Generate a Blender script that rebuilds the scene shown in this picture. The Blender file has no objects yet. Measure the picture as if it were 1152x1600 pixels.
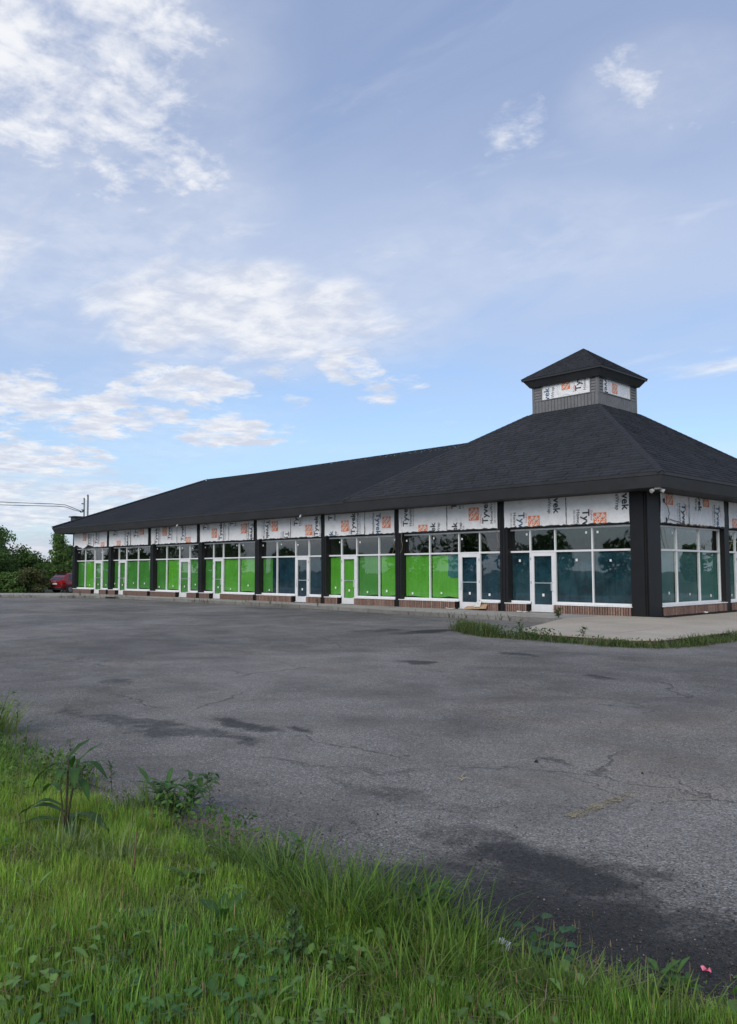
import bpy, bmesh, math, random
import numpy as np
from mathutils import Vector, Matrix

random.seed(7)
rng = np.random.default_rng(11)
S = bpy.context.scene
COL = S.collection
R = math.radians

# ------------------------------------------------------------------ camera
cam_d = bpy.data.cameras.new('camera')
cam = bpy.data.objects.new('camera', cam_d)
COL.objects.link(cam)
CAM = Vector((13.029, -25.081, 1.65))
_r = Vector((0.69466, 0.71934, 0.0))
_u = Vector((0.05062, -0.04888, 0.99752))
_f = Vector((-0.71756, 0.69294, 0.07037))
ROLL = R(-0.11)
m = Matrix((_r, _u, -_f)).transposed().to_4x4()
cam.matrix_world = Matrix.Translation(CAM) @ m @ Matrix.Rotation(ROLL, 4, 'Z')
cam_d.sensor_fit = 'VERTICAL'
cam_d.sensor_height = 36.0
cam_d.lens = 1290.0 / 1600 * 36.0
cam_d.clip_start = 0.05
cam_d.clip_end = 3000
S.camera = cam

# ------------------------------------------------------------------ view
S.render.engine = 'CYCLES'
S.view_settings.view_transform = 'Standard'
S.view_settings.look = 'None'
S.view_settings.exposure = 0.6
S.view_settings.gamma = 1.0
S.view_settings.use_curve_mapping = False
S.cycles.use_denoising = True
S.cycles.max_bounces = 8
S.cycles.transparent_max_bounces = 12

SUN_EL, SUN_AZ = 33.0, 298.0      # degrees; azimuth measured from +X towards +Y


# ------------------------------------------------------------------ node helper
class N:
    def __init__(s, tree):
        s.t = tree
        tree.nodes.clear()

    def n(s, typ, **kw):
        x = s.t.nodes.new(typ)
        for k, v in kw.items():
            setattr(x, k, v)
        return x

    def put(s, sock, v):
        if isinstance(v, bpy.types.NodeSocket):
            s.t.links.new(v, sock)
        elif v is not None:
            sock.default_value = v

    def math(s, op, a, b=None, c=None, clamp=False):
        x = s.n('ShaderNodeMath', operation=op, use_clamp=clamp)
        for i, v in enumerate((a, b, c)):
            if v is not None:
                s.put(x.inputs[i], v)
        return x.outputs[0]

    def vmath(s, op, a, b=None, out=0):
        x = s.n('ShaderNodeVectorMath', operation=op)
        s.put(x.inputs[0], a)
        if b is not None:
            s.put(x.inputs[3 if op == 'SCALE' else 1], b)
        return x.outputs[out]

    def noise(s, vec, scale, detail=4, rough=0.55, dist=0.0, out=0):
        x = s.n('ShaderNodeTexNoise')
        s.put(x.inputs['Vector'], vec)
        x.inputs['Scale'].default_value = scale
        x.inputs['Detail'].default_value = detail
        x.inputs['Roughness'].default_value = rough
        x.inputs['Distortion'].default_value = dist
        return x.outputs[out]

    def voro(s, vec, scale, feature='F1', out='Distance'):
        x = s.n('ShaderNodeTexVoronoi', feature=feature)
        s.put(x.inputs['Vector'], vec)
        x.inputs['Scale'].default_value = scale
        return x.outputs[out]

    def ramp(s, v, a, b, c=0.0, d=1.0, smooth=True):
        x = s.n('ShaderNodeMapRange', interpolation_type='SMOOTHSTEP' if smooth else 'LINEAR')
        s.put(x.inputs[0], v)
        for i, q in enumerate((a, b, c, d)):
            s.put(x.inputs[i + 1], q)
        return x.outputs[0]

    def mix(s, f, a, b, blend='MIX'):
        x = s.n('ShaderNodeMix', data_type='RGBA', blend_type=blend)
        s.put(x.inputs[0], f)
        for sock, v in ((x.inputs[6], a), (x.inputs[7], b)):
            if isinstance(v, (tuple, list)) and len(v) == 3:
                v = (*v, 1)
            s.put(sock, v)
        return x.outputs[2]

    def bump(s, h, strength, dist=0.01):
        x = s.n('ShaderNodeBump')
        s.put(x.inputs['Height'], h)
        x.inputs['Strength'].default_value = strength
        x.inputs['Distance'].default_value = dist
        return x.outputs[0]

    def obj(s):
        return s.n('ShaderNodeTexCoord').outputs['Object']

    def geo(s):
        return s.n('ShaderNodeNewGeometry').outputs['Position']

    def scale(s, v, xyz):
        x = s.n('ShaderNodeMapping')
        s.put(x.inputs[0], v)
        x.inputs['Scale'].default_value = xyz
        return x.outputs[0]


def col4(c):
    return (*c, 1.0) if len(c) == 3 else c


# ------------------------------------------------------------------ world
W = bpy.data.worlds.new('World')
S.world = W
W.use_nodes = True
n = N(W.node_tree)
sky = n.n('ShaderNodeTexSky', sky_type='NISHITA', sun_disc=False)
sky.sun_elevation = R(SUN_EL)
sky.sun_rotation = R(90 - SUN_AZ)
sky.air_density = 1.0
sky.dust_density = 0.6
sky.ozone_density = 2.0
D = n.n('ShaderNodeTexCoord').outputs['Generated']
sep = n.n('ShaderNodeSeparateXYZ')
n.put(sep.inputs[0], D)
dz = n.math('MAXIMUM', sep.outputs[2], 0.0)
den = n.math('ADD', dz, 0.10)
cmb = n.n('ShaderNodeCombineXYZ')
n.put(cmb.inputs[0], n.math('DIVIDE', sep.outputs[0], den))
n.put(cmb.inputs[1], n.math('DIVIDE', sep.outputs[1], den))
Pc = cmb.outputs[0]


def blob(az, el, rx, ry, w):
    a, e = R(az), R(el)
    t1 = (-math.sin(a) / math.sin(R(rx)), math.cos(a) / math.sin(R(rx)), 0)
    t2 = (-math.cos(a) * math.sin(e) / math.sin(R(ry)), -math.sin(a) * math.sin(e) / math.sin(R(ry)), math.cos(e) / math.sin(R(ry)))
    c = (math.cos(a) * math.cos(e), math.sin(a) * math.cos(e), math.sin(e))
    x = n.vmath('DOT_PRODUCT', D, t1, out=1)
    y = n.vmath('DOT_PRODUCT', D, t2, out=1)
    q = n.math('ADD', n.math('MULTIPLY', x, x), n.math('MULTIPLY', y, y))
    front = n.math('GREATER_THAN', n.vmath('DOT_PRODUCT', D, c, out=1), 0.2)
    return n.math('MULTIPLY', n.ramp(q, 1.9, 0.0, 0.0, w), front)


PUFF = [(156.8, 32.0, 8.8, 8.0, 1.12), (150.8, 26.4, 5.6, 3.6, .92),
        (117.7, 30.5, 2.5, 2.3, .80), (125.5, 28.7, 2.6, 2.0, .72), (113.9, 27.3, 3.2, 1.2, .45), (168, 30, 7, 8, .8),
        (100, 17, 6, 2, .6), (80, 33, 10, 5, .6), (205, 24, 12, 6, .8), (250, 33, 12, 7, .7), (290, 22, 12, 4, .7), (325, 30, 10, 5, .7), (20, 24, 11, 5, .7)]
LOW = [(151.46, 15.95, 2.6, .9, .75), (137.4, 14.14, 2.6, 1.5, .95), (135.3, 12.2, 1.7, 1.0, .75), (133.0, 12.9, 1.7, .8, .55),
       (148.4, 12.6, 4.4, 1.7, 1.0), (154.6, 10.1, 4.0, 1.7, 1.0), (145.8, 9.5, 4.4, 1.25, 1.0), (150.0, 10.6, 2.0, .8, .8), (141.0, 11.8, 1.3, .7, .6),
       (158.8, 11.3, 3.2, 1.9, .95), (157.94, 7.2, 5.2, 1.3, .95), (152.5, 5.2, 3.0, .7, .8), (152.8, 11.9, 1.4, 1.0, .9), (141.5, 13.6, 2.6, .9, .6), (162.5, 9.0, 4.5, 3.0, .8),
       (176, 13, 6, 3, .8), (228, 14, 8, 3, .8), (50, 16, 8, 3, .7), (268, 10, 9, 2, .8), (330, 12, 8, 3, .8), (85, 11, 8, 2, .7)]
WISP = [(144.6, 17.5, 10.6, 3.5, 1.15), (138.3, 18.7, 3.8, 1.0, .6), (135.5, 21.7, 2.2, 1.0, .55), (113.5, 13.4, 5.0, .9, .5),
        (158, 4.2, 6.5, 1.9, .9), (160, 20, 9, 4.5, .6), (60, 12, 14, 4, .6), (150, 23, 7, 2.6, .4),
        (190, 17, 14, 5, .7), (240, 20, 16, 5, .8), (300, 12, 18, 5, .7), (0, 14, 16, 4, .7)]


def total(lst):
    s = None
    for b in lst:
        q = blob(*b)
        s = q if s is None else n.math('MAXIMUM', s, q)
    return s


puff_m = total(PUFF)
low_m = total(LOW)
wisp_m = total(WISP)
nz1 = n.noise(Pc, 8.0, 7, 0.60, 0.3)
nz1b = n.noise(Pc, 23.0, 4, 0.6, 0.2)
nzp = n.math('ADD', n.math('MULTIPLY', nz1, 0.60), n.math('MULTIPLY', nz1b, 0.40))
puff = n.ramp(n.math('ADD', n.math('MULTIPLY', nzp, 1.25), n.math('MULTIPLY', puff_m, 0.50)), 0.84, 1.30)
nz_l = n.noise(Pc, 6.5, 8, 0.64, 0.35)
low = n.ramp(n.math('ADD', n.math('MULTIPLY', nz_l, 1.3), n.math('MULTIPLY', low_m, 0.56)), 0.88, 1.22)
puff = n.math('MAXIMUM', puff, low)
rot = n.n('ShaderNodeMapping')
n.put(rot.inputs[0], Pc)
rot.inputs['Rotation'].default_value = (0, 0, R(-58))
rot.inputs['Scale'].default_value = (1.1, 2.7, 1)
nz2 = n.noise(rot.outputs[0], 2.0, 7, 0.56, 0.5)
wisp = n.ramp(n.math('ADD', nz2, n.math('MULTIPLY', wisp_m, 0.5)), 0.58, 1.08, 0, 0.95)
nz3 = n.noise(rot.outputs[0], 0.7, 5, 0.55, 0.8)
elev = n.ramp(sep.outputs[2], 0.13, 0.36)
veil = n.math('MULTIPLY', n.ramp(nz3, 0.0, 0.56, 0.25, 1.0), n.math('ADD', n.math('MULTIPLY', elev, 0.56), 0.34), clamp=True)
# cloud colour: cool grey in the thick parts, near white at the fringes
cl = n.mix(n.ramp(n.math('SUBTRACT', nz1, n.math('MULTIPLY', n.ramp(nz_l, 0.42, 0.7), 0.10)), 0.30, 0.66), (0.42, 0.455, 0.54), (0.60, 0.61, 0.635))
hz_n = n.noise(n.scale(D, (3.0, 3.0, 22.0)), 1.6, 6, 0.6, 0.4)
hz = n.math('MULTIPLY', n.ramp(sep.outputs[2], 0.17, 0.03), n.ramp(hz_n, 0.34, 0.62, 0.25, 0.95))
hzc = n.mix(n.ramp(hz_n, 0.42, 0.66), (0.30, 0.345, 0.45), (0.50, 0.515, 0.56))
bg = n.n('ShaderNodeBackground')
skc = n.mix(1.0, sky.outputs[0], (0.88, 1.0, 1.12), 'MULTIPLY')
n.put(bg.inputs[0], skc)
bg.inputs[1].default_value = 0.095
bgv = n.n('ShaderNodeBackground')
n.put(bgv.inputs[0], n.mix(n.ramp(sep.outputs[2], 0.30, 0.56), (0.350, 0.415, 0.555), (0.225, 0.285, 0.435)))
bgv.inputs[1].default_value = 1.0
bgc = n.n('ShaderNodeBackground')
n.put(bgc.inputs[0], cl)
bgc.inputs[1].default_value = 1.0
m1 = n.n('ShaderNodeMixShader')
n.put(m1.inputs[0], veil)
n.put(m1.inputs[1], bg.outputs[0])
n.put(m1.inputs[2], bgv.outputs[0])
bgh = n.n('ShaderNodeBackground')
n.put(bgh.inputs[0], hzc)
m1b = n.n('ShaderNodeMixShader')
n.put(m1b.inputs[0], hz)
n.put(m1b.inputs[1], m1.outputs[0])
n.put(m1b.inputs[2], bgh.outputs[0])
SOFT = [(157, 32, 11, 10, .42), (150.5, 25.5, 7, 4.5, .34), (144.5, 17.8, 13, 4.6, .42), (160, 20, 11, 5.5, .38), (152, 10.5, 10, 3.5, .20), (127, 22, 11, 3.2, .28), (116, 29.5, 5, 3, .28),
        (60, 20, 20, 8, .5), (240, 22, 22, 9, .5), (310, 18, 20, 8, .5), (195, 26, 14, 9, .5)]
soft = n.math('MULTIPLY', total(SOFT), n.ramp(n.noise(rot.outputs[0], 1.1, 6, 0.6, 0.8), 0.25, 0.66, 0.25, 1.0))
m2 = n.n('ShaderNodeMixShader')
n.put(m2.inputs[0], n.math('MAXIMUM', n.math('MAXIMUM', puff, wisp), soft))
n.put(m2.inputs[1], m1b.outputs[0])
n.put(m2.inputs[2], bgc.outputs[0])
wo = n.n('ShaderNodeOutputWorld')
n.put(wo.inputs[0], m2.outputs[0])

# ------------------------------------------------------------------ sun (veiled, low, behind the camera to the left)
sl = bpy.data.lights.new('sun', 'SUN')
sl.energy = 1.5
sl.angle = R(40)
sl.color = (1.0, 0.93, 0.83)
sun = bpy.data.objects.new('sun', sl)
COL.objects.link(sun)
sun.rotation_euler = Vector((-math.cos(R(SUN_AZ)) * math.cos(R(SUN_EL)), -math.sin(R(SUN_AZ)) * math.cos(R(SUN_EL)), -math.sin(R(SUN_EL)))).to_track_quat('-Z', 'Y').to_euler()


# ------------------------------------------------------------------ object helpers
def tag(o, label=None, cat=None, group=None, kind=None):
    if label: o['label'] = label
    if cat: o['category'] = cat
    if group: o['group'] = group
    if kind: o['kind'] = kind
    return o


def empty(name, loc=(0, 0, 0), rz=0.0):
    o = bpy.data.objects.new(name, None)
    o.location = loc
    o.rotation_euler = (0, 0, rz)
    o.empty_display_size = 0.2
    COL.objects.link(o)
    return o


def mesh(name, V, F, mats, smooth=False, mi=None):
    me = bpy.data.meshes.new(name)
    me.from_pydata([tuple(v) for v in V], [], F)
    for q in (mats if isinstance(mats, (list, tuple)) else [mats]):
        me.materials.append(q)
    if mi is not None:
        me.polygons.foreach_set('material_index', mi)
    if smooth:
        me.polygons.foreach_set('use_smooth', [True] * len(me.polygons))
    me.update()
    return me


def link(name, me, parent=None, loc=None):
    o = bpy.data.objects.new(name, me)
    COL.objects.link(o)
    if parent is not None:
        o.parent = parent
    if loc is not None:
        o.location = loc
    return o


def mk(name, V, F, mats, parent=None, smooth=False, mi=None):
    return link(name, mesh(name, V, F, mats, smooth, mi), parent)


def np_mesh(name, V, T, mat, colr=None, smooth=False, parent=None):
    """triangle soup from numpy arrays, with an optional per-vertex colour 'Col'"""
    me = bpy.data.meshes.new(name)
    V = np.ascontiguousarray(V, dtype=np.float32)
    T = np.ascontiguousarray(T, dtype=np.int32)
    me.vertices.add(len(V))
    me.vertices.foreach_set('co', V.ravel())
    me.loops.add(T.size)
    me.loops.foreach_set('vertex_index', T.ravel())
    me.polygons.add(len(T))
    me.polygons.foreach_set('loop_start', np.arange(0, T.size, 3, dtype=np.int32))
    if smooth:
        me.polygons.foreach_set('use_smooth', np.ones(len(T), dtype=bool))
    me.update(calc_edges=True)
    if colr is not None:
        a = me.attributes.new('Col', 'FLOAT_COLOR', 'POINT')
        c = np.ones((len(V), 4), dtype=np.float32)
        c[:, :3] = colr
        a.data.foreach_set('color', c.ravel())
    me.materials.append(mat)
    return link(name, me, parent)


class MB:
    """collects shapes of ONE mesh"""

    def __init__(s, T=None):
        s.V, s.F, s.T = [], [], T

    def add(s, V, F):
        o = len(s.V)
        s.V += [s.T(*v) if s.T else tuple(v) for v in V]
        s.F += [tuple(i + o for i in f) for f in F]
        return s

    def box(s, a0, a1, b0, b1, c0, c1):
        return s.add([(a0, b0, c0), (a1, b0, c0), (a1, b1, c0), (a0, b1, c0), (a0, b0, c1), (a1, b0, c1), (a1, b1, c1), (a0, b1, c1)],
                     [(0, 3, 2, 1), (4, 5, 6, 7), (0, 1, 5, 4), (1, 2, 6, 5), (2, 3, 7, 6), (3, 0, 4, 7)])

    def prism(s, pts, z0, z1):
        k = len(pts)
        V = [(x, y, z0) for x, y in pts] + [(x, y, z1) for x, y in pts]
        F = [tuple(range(k))[::-1], tuple(range(k, 2 * k))] + [(i, (i + 1) % k, k + (i + 1) % k, k + i) for i in range(k)]
        return s.add(V, F)

    def tube(s, pts, rads, seg=6, cap=True):
        pts = [Vector(p) for p in pts]
        if not isinstance(rads, (list, tuple)):
            rads = [rads] * len(pts)
        V, F = [], []
        for i, p in enumerate(pts):
            d = (pts[min(i + 1, len(pts) - 1)] - pts[max(i - 1, 0)]).normalized()
            a = d.orthogonal().normalized() if abs(d.z) > .9 else d.cross(Vector((0, 0, 1))).normalized()
            b = d.cross(a)
            for k in range(seg):
                t = 2 * math.pi * k / seg
                V.append(p + (a * math.cos(t) + b * math.sin(t)) * rads[i])
        for i in range(len(pts) - 1):
            for k in range(seg):
                k2 = (k + 1) % seg
                F.append((i * seg + k, i * seg + k2, (i + 1) * seg + k2, (i + 1) * seg + k))
        if cap:
            F.append(tuple(range(seg))[::-1])
            F.append(tuple(range((len(pts) - 1) * seg, len(pts) * seg)))
        return s.add([tuple(v) for v in V], F)

    def ring(s, u0, u1, z0, z1, w, b0, b1, wb=None, wt=None):
        """a rectangular frame in the u-z plane, member width w, from depth b0 to b1"""
        wb = w if wb is None else wb
        wt = w if wt is None else wt
        O = [(u0, z0), (u1, z0), (u1, z1), (u0, z1)]
        I = [(u0 + w, z0 + wb), (u1 - w, z0 + wb), (u1 - w, z1 - wt), (u0 + w, z1 - wt)]
        V = [(u, b, z) for b in (b0, b1) for u, z in O + I]
        F = []
        for i in range(4):
            j = (i + 1) % 4
            F += [(i, j, 4 + j, 4 + i), (8 + j, 8 + i, 12 + i, 12 + j), (j, i, 8 + i, 8 + j), (4 + i, 4 + j, 12 + j, 12 + i)]
        return s.add(V, F)

    def o(s, name, mat, parent=None, smooth=False, fix=True):
        me = mesh(name, s.V, s.F, mat, smooth)
        if fix:
            bm = bmesh.new()
            bm.from_mesh(me)
            bmesh.ops.recalc_face_normals(bm, faces=bm.faces)
            bm.to_mesh(me)
            bm.free()
        return link(name, me, parent)


# ------------------------------------------------------------------ materials
def pmat(name, color, rough=0.6, metal=0.0, spec=0.5, var=0.0, vscale=3.0, bump=0.0, bscale=40.0, bdist=0.004, coat=0.0):
    M = bpy.data.materials.new(name)
    M.use_nodes = True
    n = N(M.node_tree)
    b = n.n('ShaderNodeBsdfPrincipled')
    P = n.obj()
    c = col4(color)
    if var:
        f = n.ramp(n.noise(P, vscale, 5, 0.6), 0.25, 0.75)
        c = n.mix(f, tuple(v * (1 - var) for v in color), tuple(min(1, v * (1 + var)) for v in color))
    n.put(b.inputs['Base Color'], c)
    b.inputs['Roughness'].default_value = rough
    b.inputs['Metallic'].default_value = metal
    b.inputs['Specular IOR Level'].default_value = spec
    b.inputs['Coat Weight'].default_value = coat
    if bump:
        n.put(b.inputs['Normal'], n.bump(n.noise(P, bscale, 5, 0.6), bump, bdist))
    o = n.n('ShaderNodeOutputMaterial')
    n.put(o.inputs[0], b.outputs[0])
    return M


def attr_mat(name, rough=0.6, trans=0.35, spec=0.3):
    M = bpy.data.materials.new(name)
    M.use_nodes = True
    n = N(M.node_tree)
    a = n.n('ShaderNodeAttribute', attribute_name='Col')
    b = n.n('ShaderNodeBsdfPrincipled')
    n.put(b.inputs['Base Color'], a.outputs[0])
    b.inputs['Roughness'].default_value = rough
    b.inputs['Specular IOR Level'].default_value = spec
    o = n.n('ShaderNodeOutputMaterial')
    if trans:
        t = n.n('ShaderNodeBsdfTranslucent')
        n.put(t.inputs[0], n.mix(1.0, a.outputs[0], (1.15, 1.2, .7), 'MULTIPLY'))
        mx = n.n('ShaderNodeMixShader')
        mx.inputs[0].default_value = trans
        n.put(mx.inputs[1], b.outputs[0])
        n.put(mx.inputs[2], t.outputs[0])
        n.put(o.inputs[0], mx.outputs[0])
    else:
        n.put(o.inputs[0], b.outputs[0])
    return M


def asphalt_mat():
    M = bpy.data.materials.new('asphalt')
    M.use_nodes = True
    n = N(M.node_tree)
    P = n.geo()
    b = n.n('ShaderNodeBsdfPrincipled')
    big = n.noise(P, 0.13, 4, 0.55, 0.4)
    mid = n.noise(P, 0.9, 5, 0.62, 0.3)
    fine = n.noise(P, 9.0, 5, 0.7)
    tone = n.math('ADD', n.math('MULTIPLY', big, 0.52), n.math('ADD', n.math('MULTIPLY', mid, 0.33), n.math('MULTIPLY', fine, 0.15)))
    base = n.mix(n.ramp(tone, 0.36, 0.63), (0.097, 0.090, 0.081), (0.219, 0.204, 0.182))
    # aggregate: single stones of 8 and 18 mm
    cell = n.voro(P, 95.0, out='Color')
    sc = n.n('ShaderNodeSeparateColor')
    n.put(sc.inputs[0], cell)
    st = n.ramp(sc.outputs[0], 0.0, 1.0, 0.34, 1.70, smooth=False)
    gm = n.n('ShaderNodeCombineColor')
    for i in range(3):
        n.put(gm.inputs[i], st)
    base = n.mix(n.ramp(n.noise(P, 0.6, 5, 0.65), 0.3, 0.7, 0.45, 0.95), base, gm.outputs[0], 'MULTIPLY')
    brn = n.ramp(n.noise(P, 0.38, 6, 0.62, 0.7), 0.52, 0.68, 0, 0.5)
    base = n.mix(brn, base, n.mix(1.0, base, (1.10, 1.0, 0.86), 'MULTIPLY'))
    light = n.math('MULTIPLY', n.math('GREATER_THAN', sc.outputs[1], 0.945), n.ramp(mid, 0.3, 0.6))
    base = n.mix(n.math('MULTIPLY', light, 0.85), base, (0.42, 0.41, 0.39))
    cell2 = n.voro(P, 38.0, out='Color')
    sc2 = n.n('ShaderNodeSeparateColor')
    n.put(sc2.inputs[0], cell2)
    d2 = n.voro(P, 38.0)
    l2 = n.math('MULTIPLY', n.math('GREATER_THAN', sc2.outputs[0], 0.955), n.math('LESS_THAN', d2, 0.30))
    base = n.mix(n.math('MULTIPLY', l2, 0.8), base, (0.26, 0.26, 0.25))
    # dark damp and oily patches
    warp = n.vmath('ADD', P, n.vmath('SCALE', n.noise(P, 1.3, 4, 0.6, out=1), 1.1))
    tot = None
    for (x, y, rx, ry, w) in [(10.95, -21.90, 1.25, .80, 1.0), (11.75, -21.70, 1.0, .58, 1.0), (10.35, -21.10, .48, .42, .9), (10.1, -21.9, .7, .35, .9), (12.2, -21.6, .9, .6, .9),
                              (10.55, -20.75, .40, .18, .55), (9.9, -21.0, .6, .2, .6), (5.6, -19.9, .60, .22, .8), (5.0, -20.5, 1.1, .22, .65), (5.9, -20.35, .8, .16, .65),
                              (6.35, -19.55, .32, .14, .75), (4.3, -20.7, 1.3, .2, .55), (-2.0, -8.3, .55, 1.3, .95), (-3.2, -8.9, .5, .9, .6),
                              (2.9, -14.1, .5, .22, .8), (3.3, -11.6, .5, .20, .7), (6.2, -13.6, .32, .16, .6), (1.4, -19.1, .4, .25, .55),
                              (8.8, -20.7, .8, .25, .45), (-9.5, -12.5, 2.0, .8, .3), (-20, -9, 3.0, 1.0, .35), (8.9, -18.9, .2, .09, .6),
                              (-14, -16, 2.5, 1.2, .25), (-16, -3.2, 2.4, .6, .5)]:
        sb = n.vmath('SUBTRACT', warp, (x + .55, y + .55, 0.55))
        q = n.vmath('MULTIPLY', sb, (1 / rx, 1 / ry, 0))
        g = n.ramp(n.vmath('LENGTH', q, out=1), 1.45, 0.35, 0, w)
        tot = g if tot is None else n.math('MAXIMUM', tot, g)
    brk = n.ramp(n.noise(P, 3.4, 6, 0.72), 0.30, 0.62)
    rg = n.math('ADD', n.math('MULTIPLY', n.noise(P, 2.4, 9, 0.80, 0.8), 2.5), n.math('MULTIPLY', n.noise(P, 34, 3, 0.7), 0.45))
    stain = n.math('MULTIPLY', n.ramp(n.math('ADD', tot, n.math('SUBTRACT', rg, 1.45)), 0.12, 0.80), n.math('ADD', n.math('MULTIPLY', tot, 0.5), 0.5))
    stain = n.math('MULTIPLY', stain, n.math('GREATER_THAN', tot, 0.002))
    base = n.mix(n.math('MULTIPLY', stain, 0.92, clamp=True), base, n.mix(1.0, base, (0.09, 0.09, 0.088), 'MULTIPLY'))
    # crack network, broken up
    wp = n.vmath('ADD', P, n.vmath('SCALE', n.noise(P, 2.1, 5, 0.65, out=1), 0.55))
    ed = n.voro(n.scale(wp, (0.22, 0.40, 0.3)), 1.0, 'DISTANCE_TO_EDGE')
    cr = n.math('MULTIPLY', n.ramp(ed, 0.007, 0.001, 0, .7), n.ramp(n.noise(P, 0.45, 3), 0.47, 0.60))
    ed2 = n.voro(n.scale(wp, (0.9, 1.3, 1)), 1.0, 'DISTANCE_TO_EDGE')
    cr2 = n.math('MULTIPLY', n.ramp(ed2, 0.013, 0.003, 0, .7), n.ramp(n.noise(P, 0.33, 3, 0.6), 0.60, 0.68))
    crk = n.math('MAXIMUM', cr, cr2)
    base = n.mix(n.math('MULTIPLY', crk, 0.75), base, (0.022, 0.022, 0.022))
    n.put(b.inputs['Base Color'], base)
    n.put(b.inputs['Roughness'], n.ramp(stain, 0, 1, 0.86, 0.72))
    b.inputs['Specular IOR Level'].default_value = 0.35
    h = n.math('ADD', n.math('MULTIPLY', n.voro(P, 95.0), 0.9), n.math('MULTIPLY', fine, 0.6))
    h = n.math('SUBTRACT', h, n.math('MULTIPLY', crk, 2.5))
    n.put(b.inputs['Normal'], n.bump(h, 0.9, 0.008))
    o = n.n('ShaderNodeOutputMaterial')
    n.put(o.inputs[0], b.outputs[0])
    return M


def concrete_mat(name, c0, c1, scale=1.0):
    M = bpy.data.materials.new(name)
    M.use_nodes = True
    n = N(M.node_tree)
    P = n.geo()
    b = n.n('ShaderNodeBsdfPrincipled')
    a = n.noise(P, 0.7 * scale, 6, 0.65, 0.5)
    f = n.noise(P, 14.0, 5, 0.7)
    c = n.mix(n.ramp(a, 0.3, 0.7), c0, c1)
    c = n.mix(n.ramp(f, 0.3, 0.75, 0, 0.35), c, tuple(v * 0.55 for v in c0))
    rnd = n.n('ShaderNodeObjectInfo').outputs['Random']
    c = n.mix(n.ramp(rnd, 0, 1, 0, 0.22, smooth=False), c, tuple(v * 0.6 for v in c0))
    stn = n.ramp(n.noise(P, 2.3, 6, 0.75), 0.58, 0.74, 0, 0.55)
    c = n.mix(stn, c, tuple(v * 0.45 for v in c0))
    n.put(b.inputs['Base Color'], c)
    b.inputs['Roughness'].default_value = 0.9
    n.put(b.inputs['Normal'], n.bump(n.noise(P, 60, 5, 0.7), 0.4, 0.004))
    o = n.n('ShaderNodeOutputMaterial')
    n.put(o.inputs[0], b.outputs[0])
    return M


def glass_mat():
    M = bpy.data.materials.new('window_glass')
    M.use_nodes = True
    n = N(M.node_tree)
    P = n.geo()
    nb = n.bump(n.noise(P, 1.1, 2, 0.4), 0.05, 0.05)
    lw = n.n('ShaderNodeLayerWeight')
    lw.inputs['Blend'].default_value = 0.5
    f5 = n.math('POWER', lw.outputs['Facing'], 4.0)
    fac = n.math('ADD', n.math('MULTIPLY', f5, 0.60), 0.08, clamp=True)
    t = n.n('ShaderNodeBsdfTransparent')
    t.inputs[0].default_value = (0.90, 0.935, 0.93, 1)
    g = n.n('ShaderNodeBsdfGlossy')
    g.inputs['Roughness'].default_value = 0.015
    g.inputs['Color'].default_value = (0.96, 0.97, 0.95, 1)
    n.put(g.inputs['Normal'], nb)
    mx = n.n('ShaderNodeMixShader')
    n.put(mx.inputs[0], fac)
    n.put(mx.inputs[1], t.outputs[0])
    n.put(mx.inputs[2], g.outputs[0])
    o = n.n('ShaderNodeOutputMaterial')
    n.put(o.inputs[0], mx.outputs[0])
    return M


def film_mat(name, c0, c1, rough=0.55, streak=0.5, crease=0.6):
    """paper or plastic sheet hung inside the glass, creased from top to bottom"""
    M = bpy.data.materials.new(name)
    M.use_nodes = True
    n = N(M.node_tree)
    P = n.geo()
    b = n.n('ShaderNodeBsdfPrincipled')
    s = n.noise(n.scale(P, (9, 9, 0.7)), 1.0, 5, 0.65, 0.4)
    q = n.noise(P, 1.7, 5, 0.65)
    f = n.ramp(n.math('ADD', n.math('MULTIPLY', s, streak), n.math('MULTIPLY', q, 1 - streak)), 0.36, 0.66)
    n.put(b.inputs['Base Color'], n.mix(f, c0, c1))
    b.inputs['Roughness'].default_value = rough
    b.inputs['Specular IOR Level'].default_value = 0.25
    n.put(b.inputs['Normal'], n.bump(n.math('ADD', s, n.math('MULTIPLY', n.noise(P, 4.0, 5, 0.6, 1.0), 0.6)), crease, 0.05))
    o = n.n('ShaderNodeOutputMaterial')
    n.put(o.inputs[0], b.outputs[0])
    return M


def shingle_mat(name, dark, light):
    M = bpy.data.materials.new(name)
    M.use_nodes = True
    n = N(M.node_tree)
    P = n.geo()
    b = n.n('ShaderNodeBsdfPrincipled')
    a = n.n('ShaderNodeAttribute', attribute_name='Col')
    g = n.noise(P, 55, 4, 0.8)
    w = n.noise(P, 0.35, 4, 0.6)
    c = n.mix(a.outputs['Fac'], dark, light)
    c = n.mix(n.ramp(g, 0.35, 0.7, 0, 0.45), c, tuple(v * 1.9 for v in light))
    c = n.mix(n.ramp(w, 0.3, 0.7, 0, 0.3), c, tuple(v * 0.6 for v in dark))
    n.put(b.inputs['Base Color'], c)
    b.inputs['Roughness'].default_value = 0.92
    b.inputs['Specular IOR Level'].default_value = 0.22
    n.put(b.inputs['Normal'], n.bump(g, 0.6, 0.004))
    o = n.n('ShaderNodeOutputMaterial')
    n.put(o.inputs[0], b.outputs[0])
    return M


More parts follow.
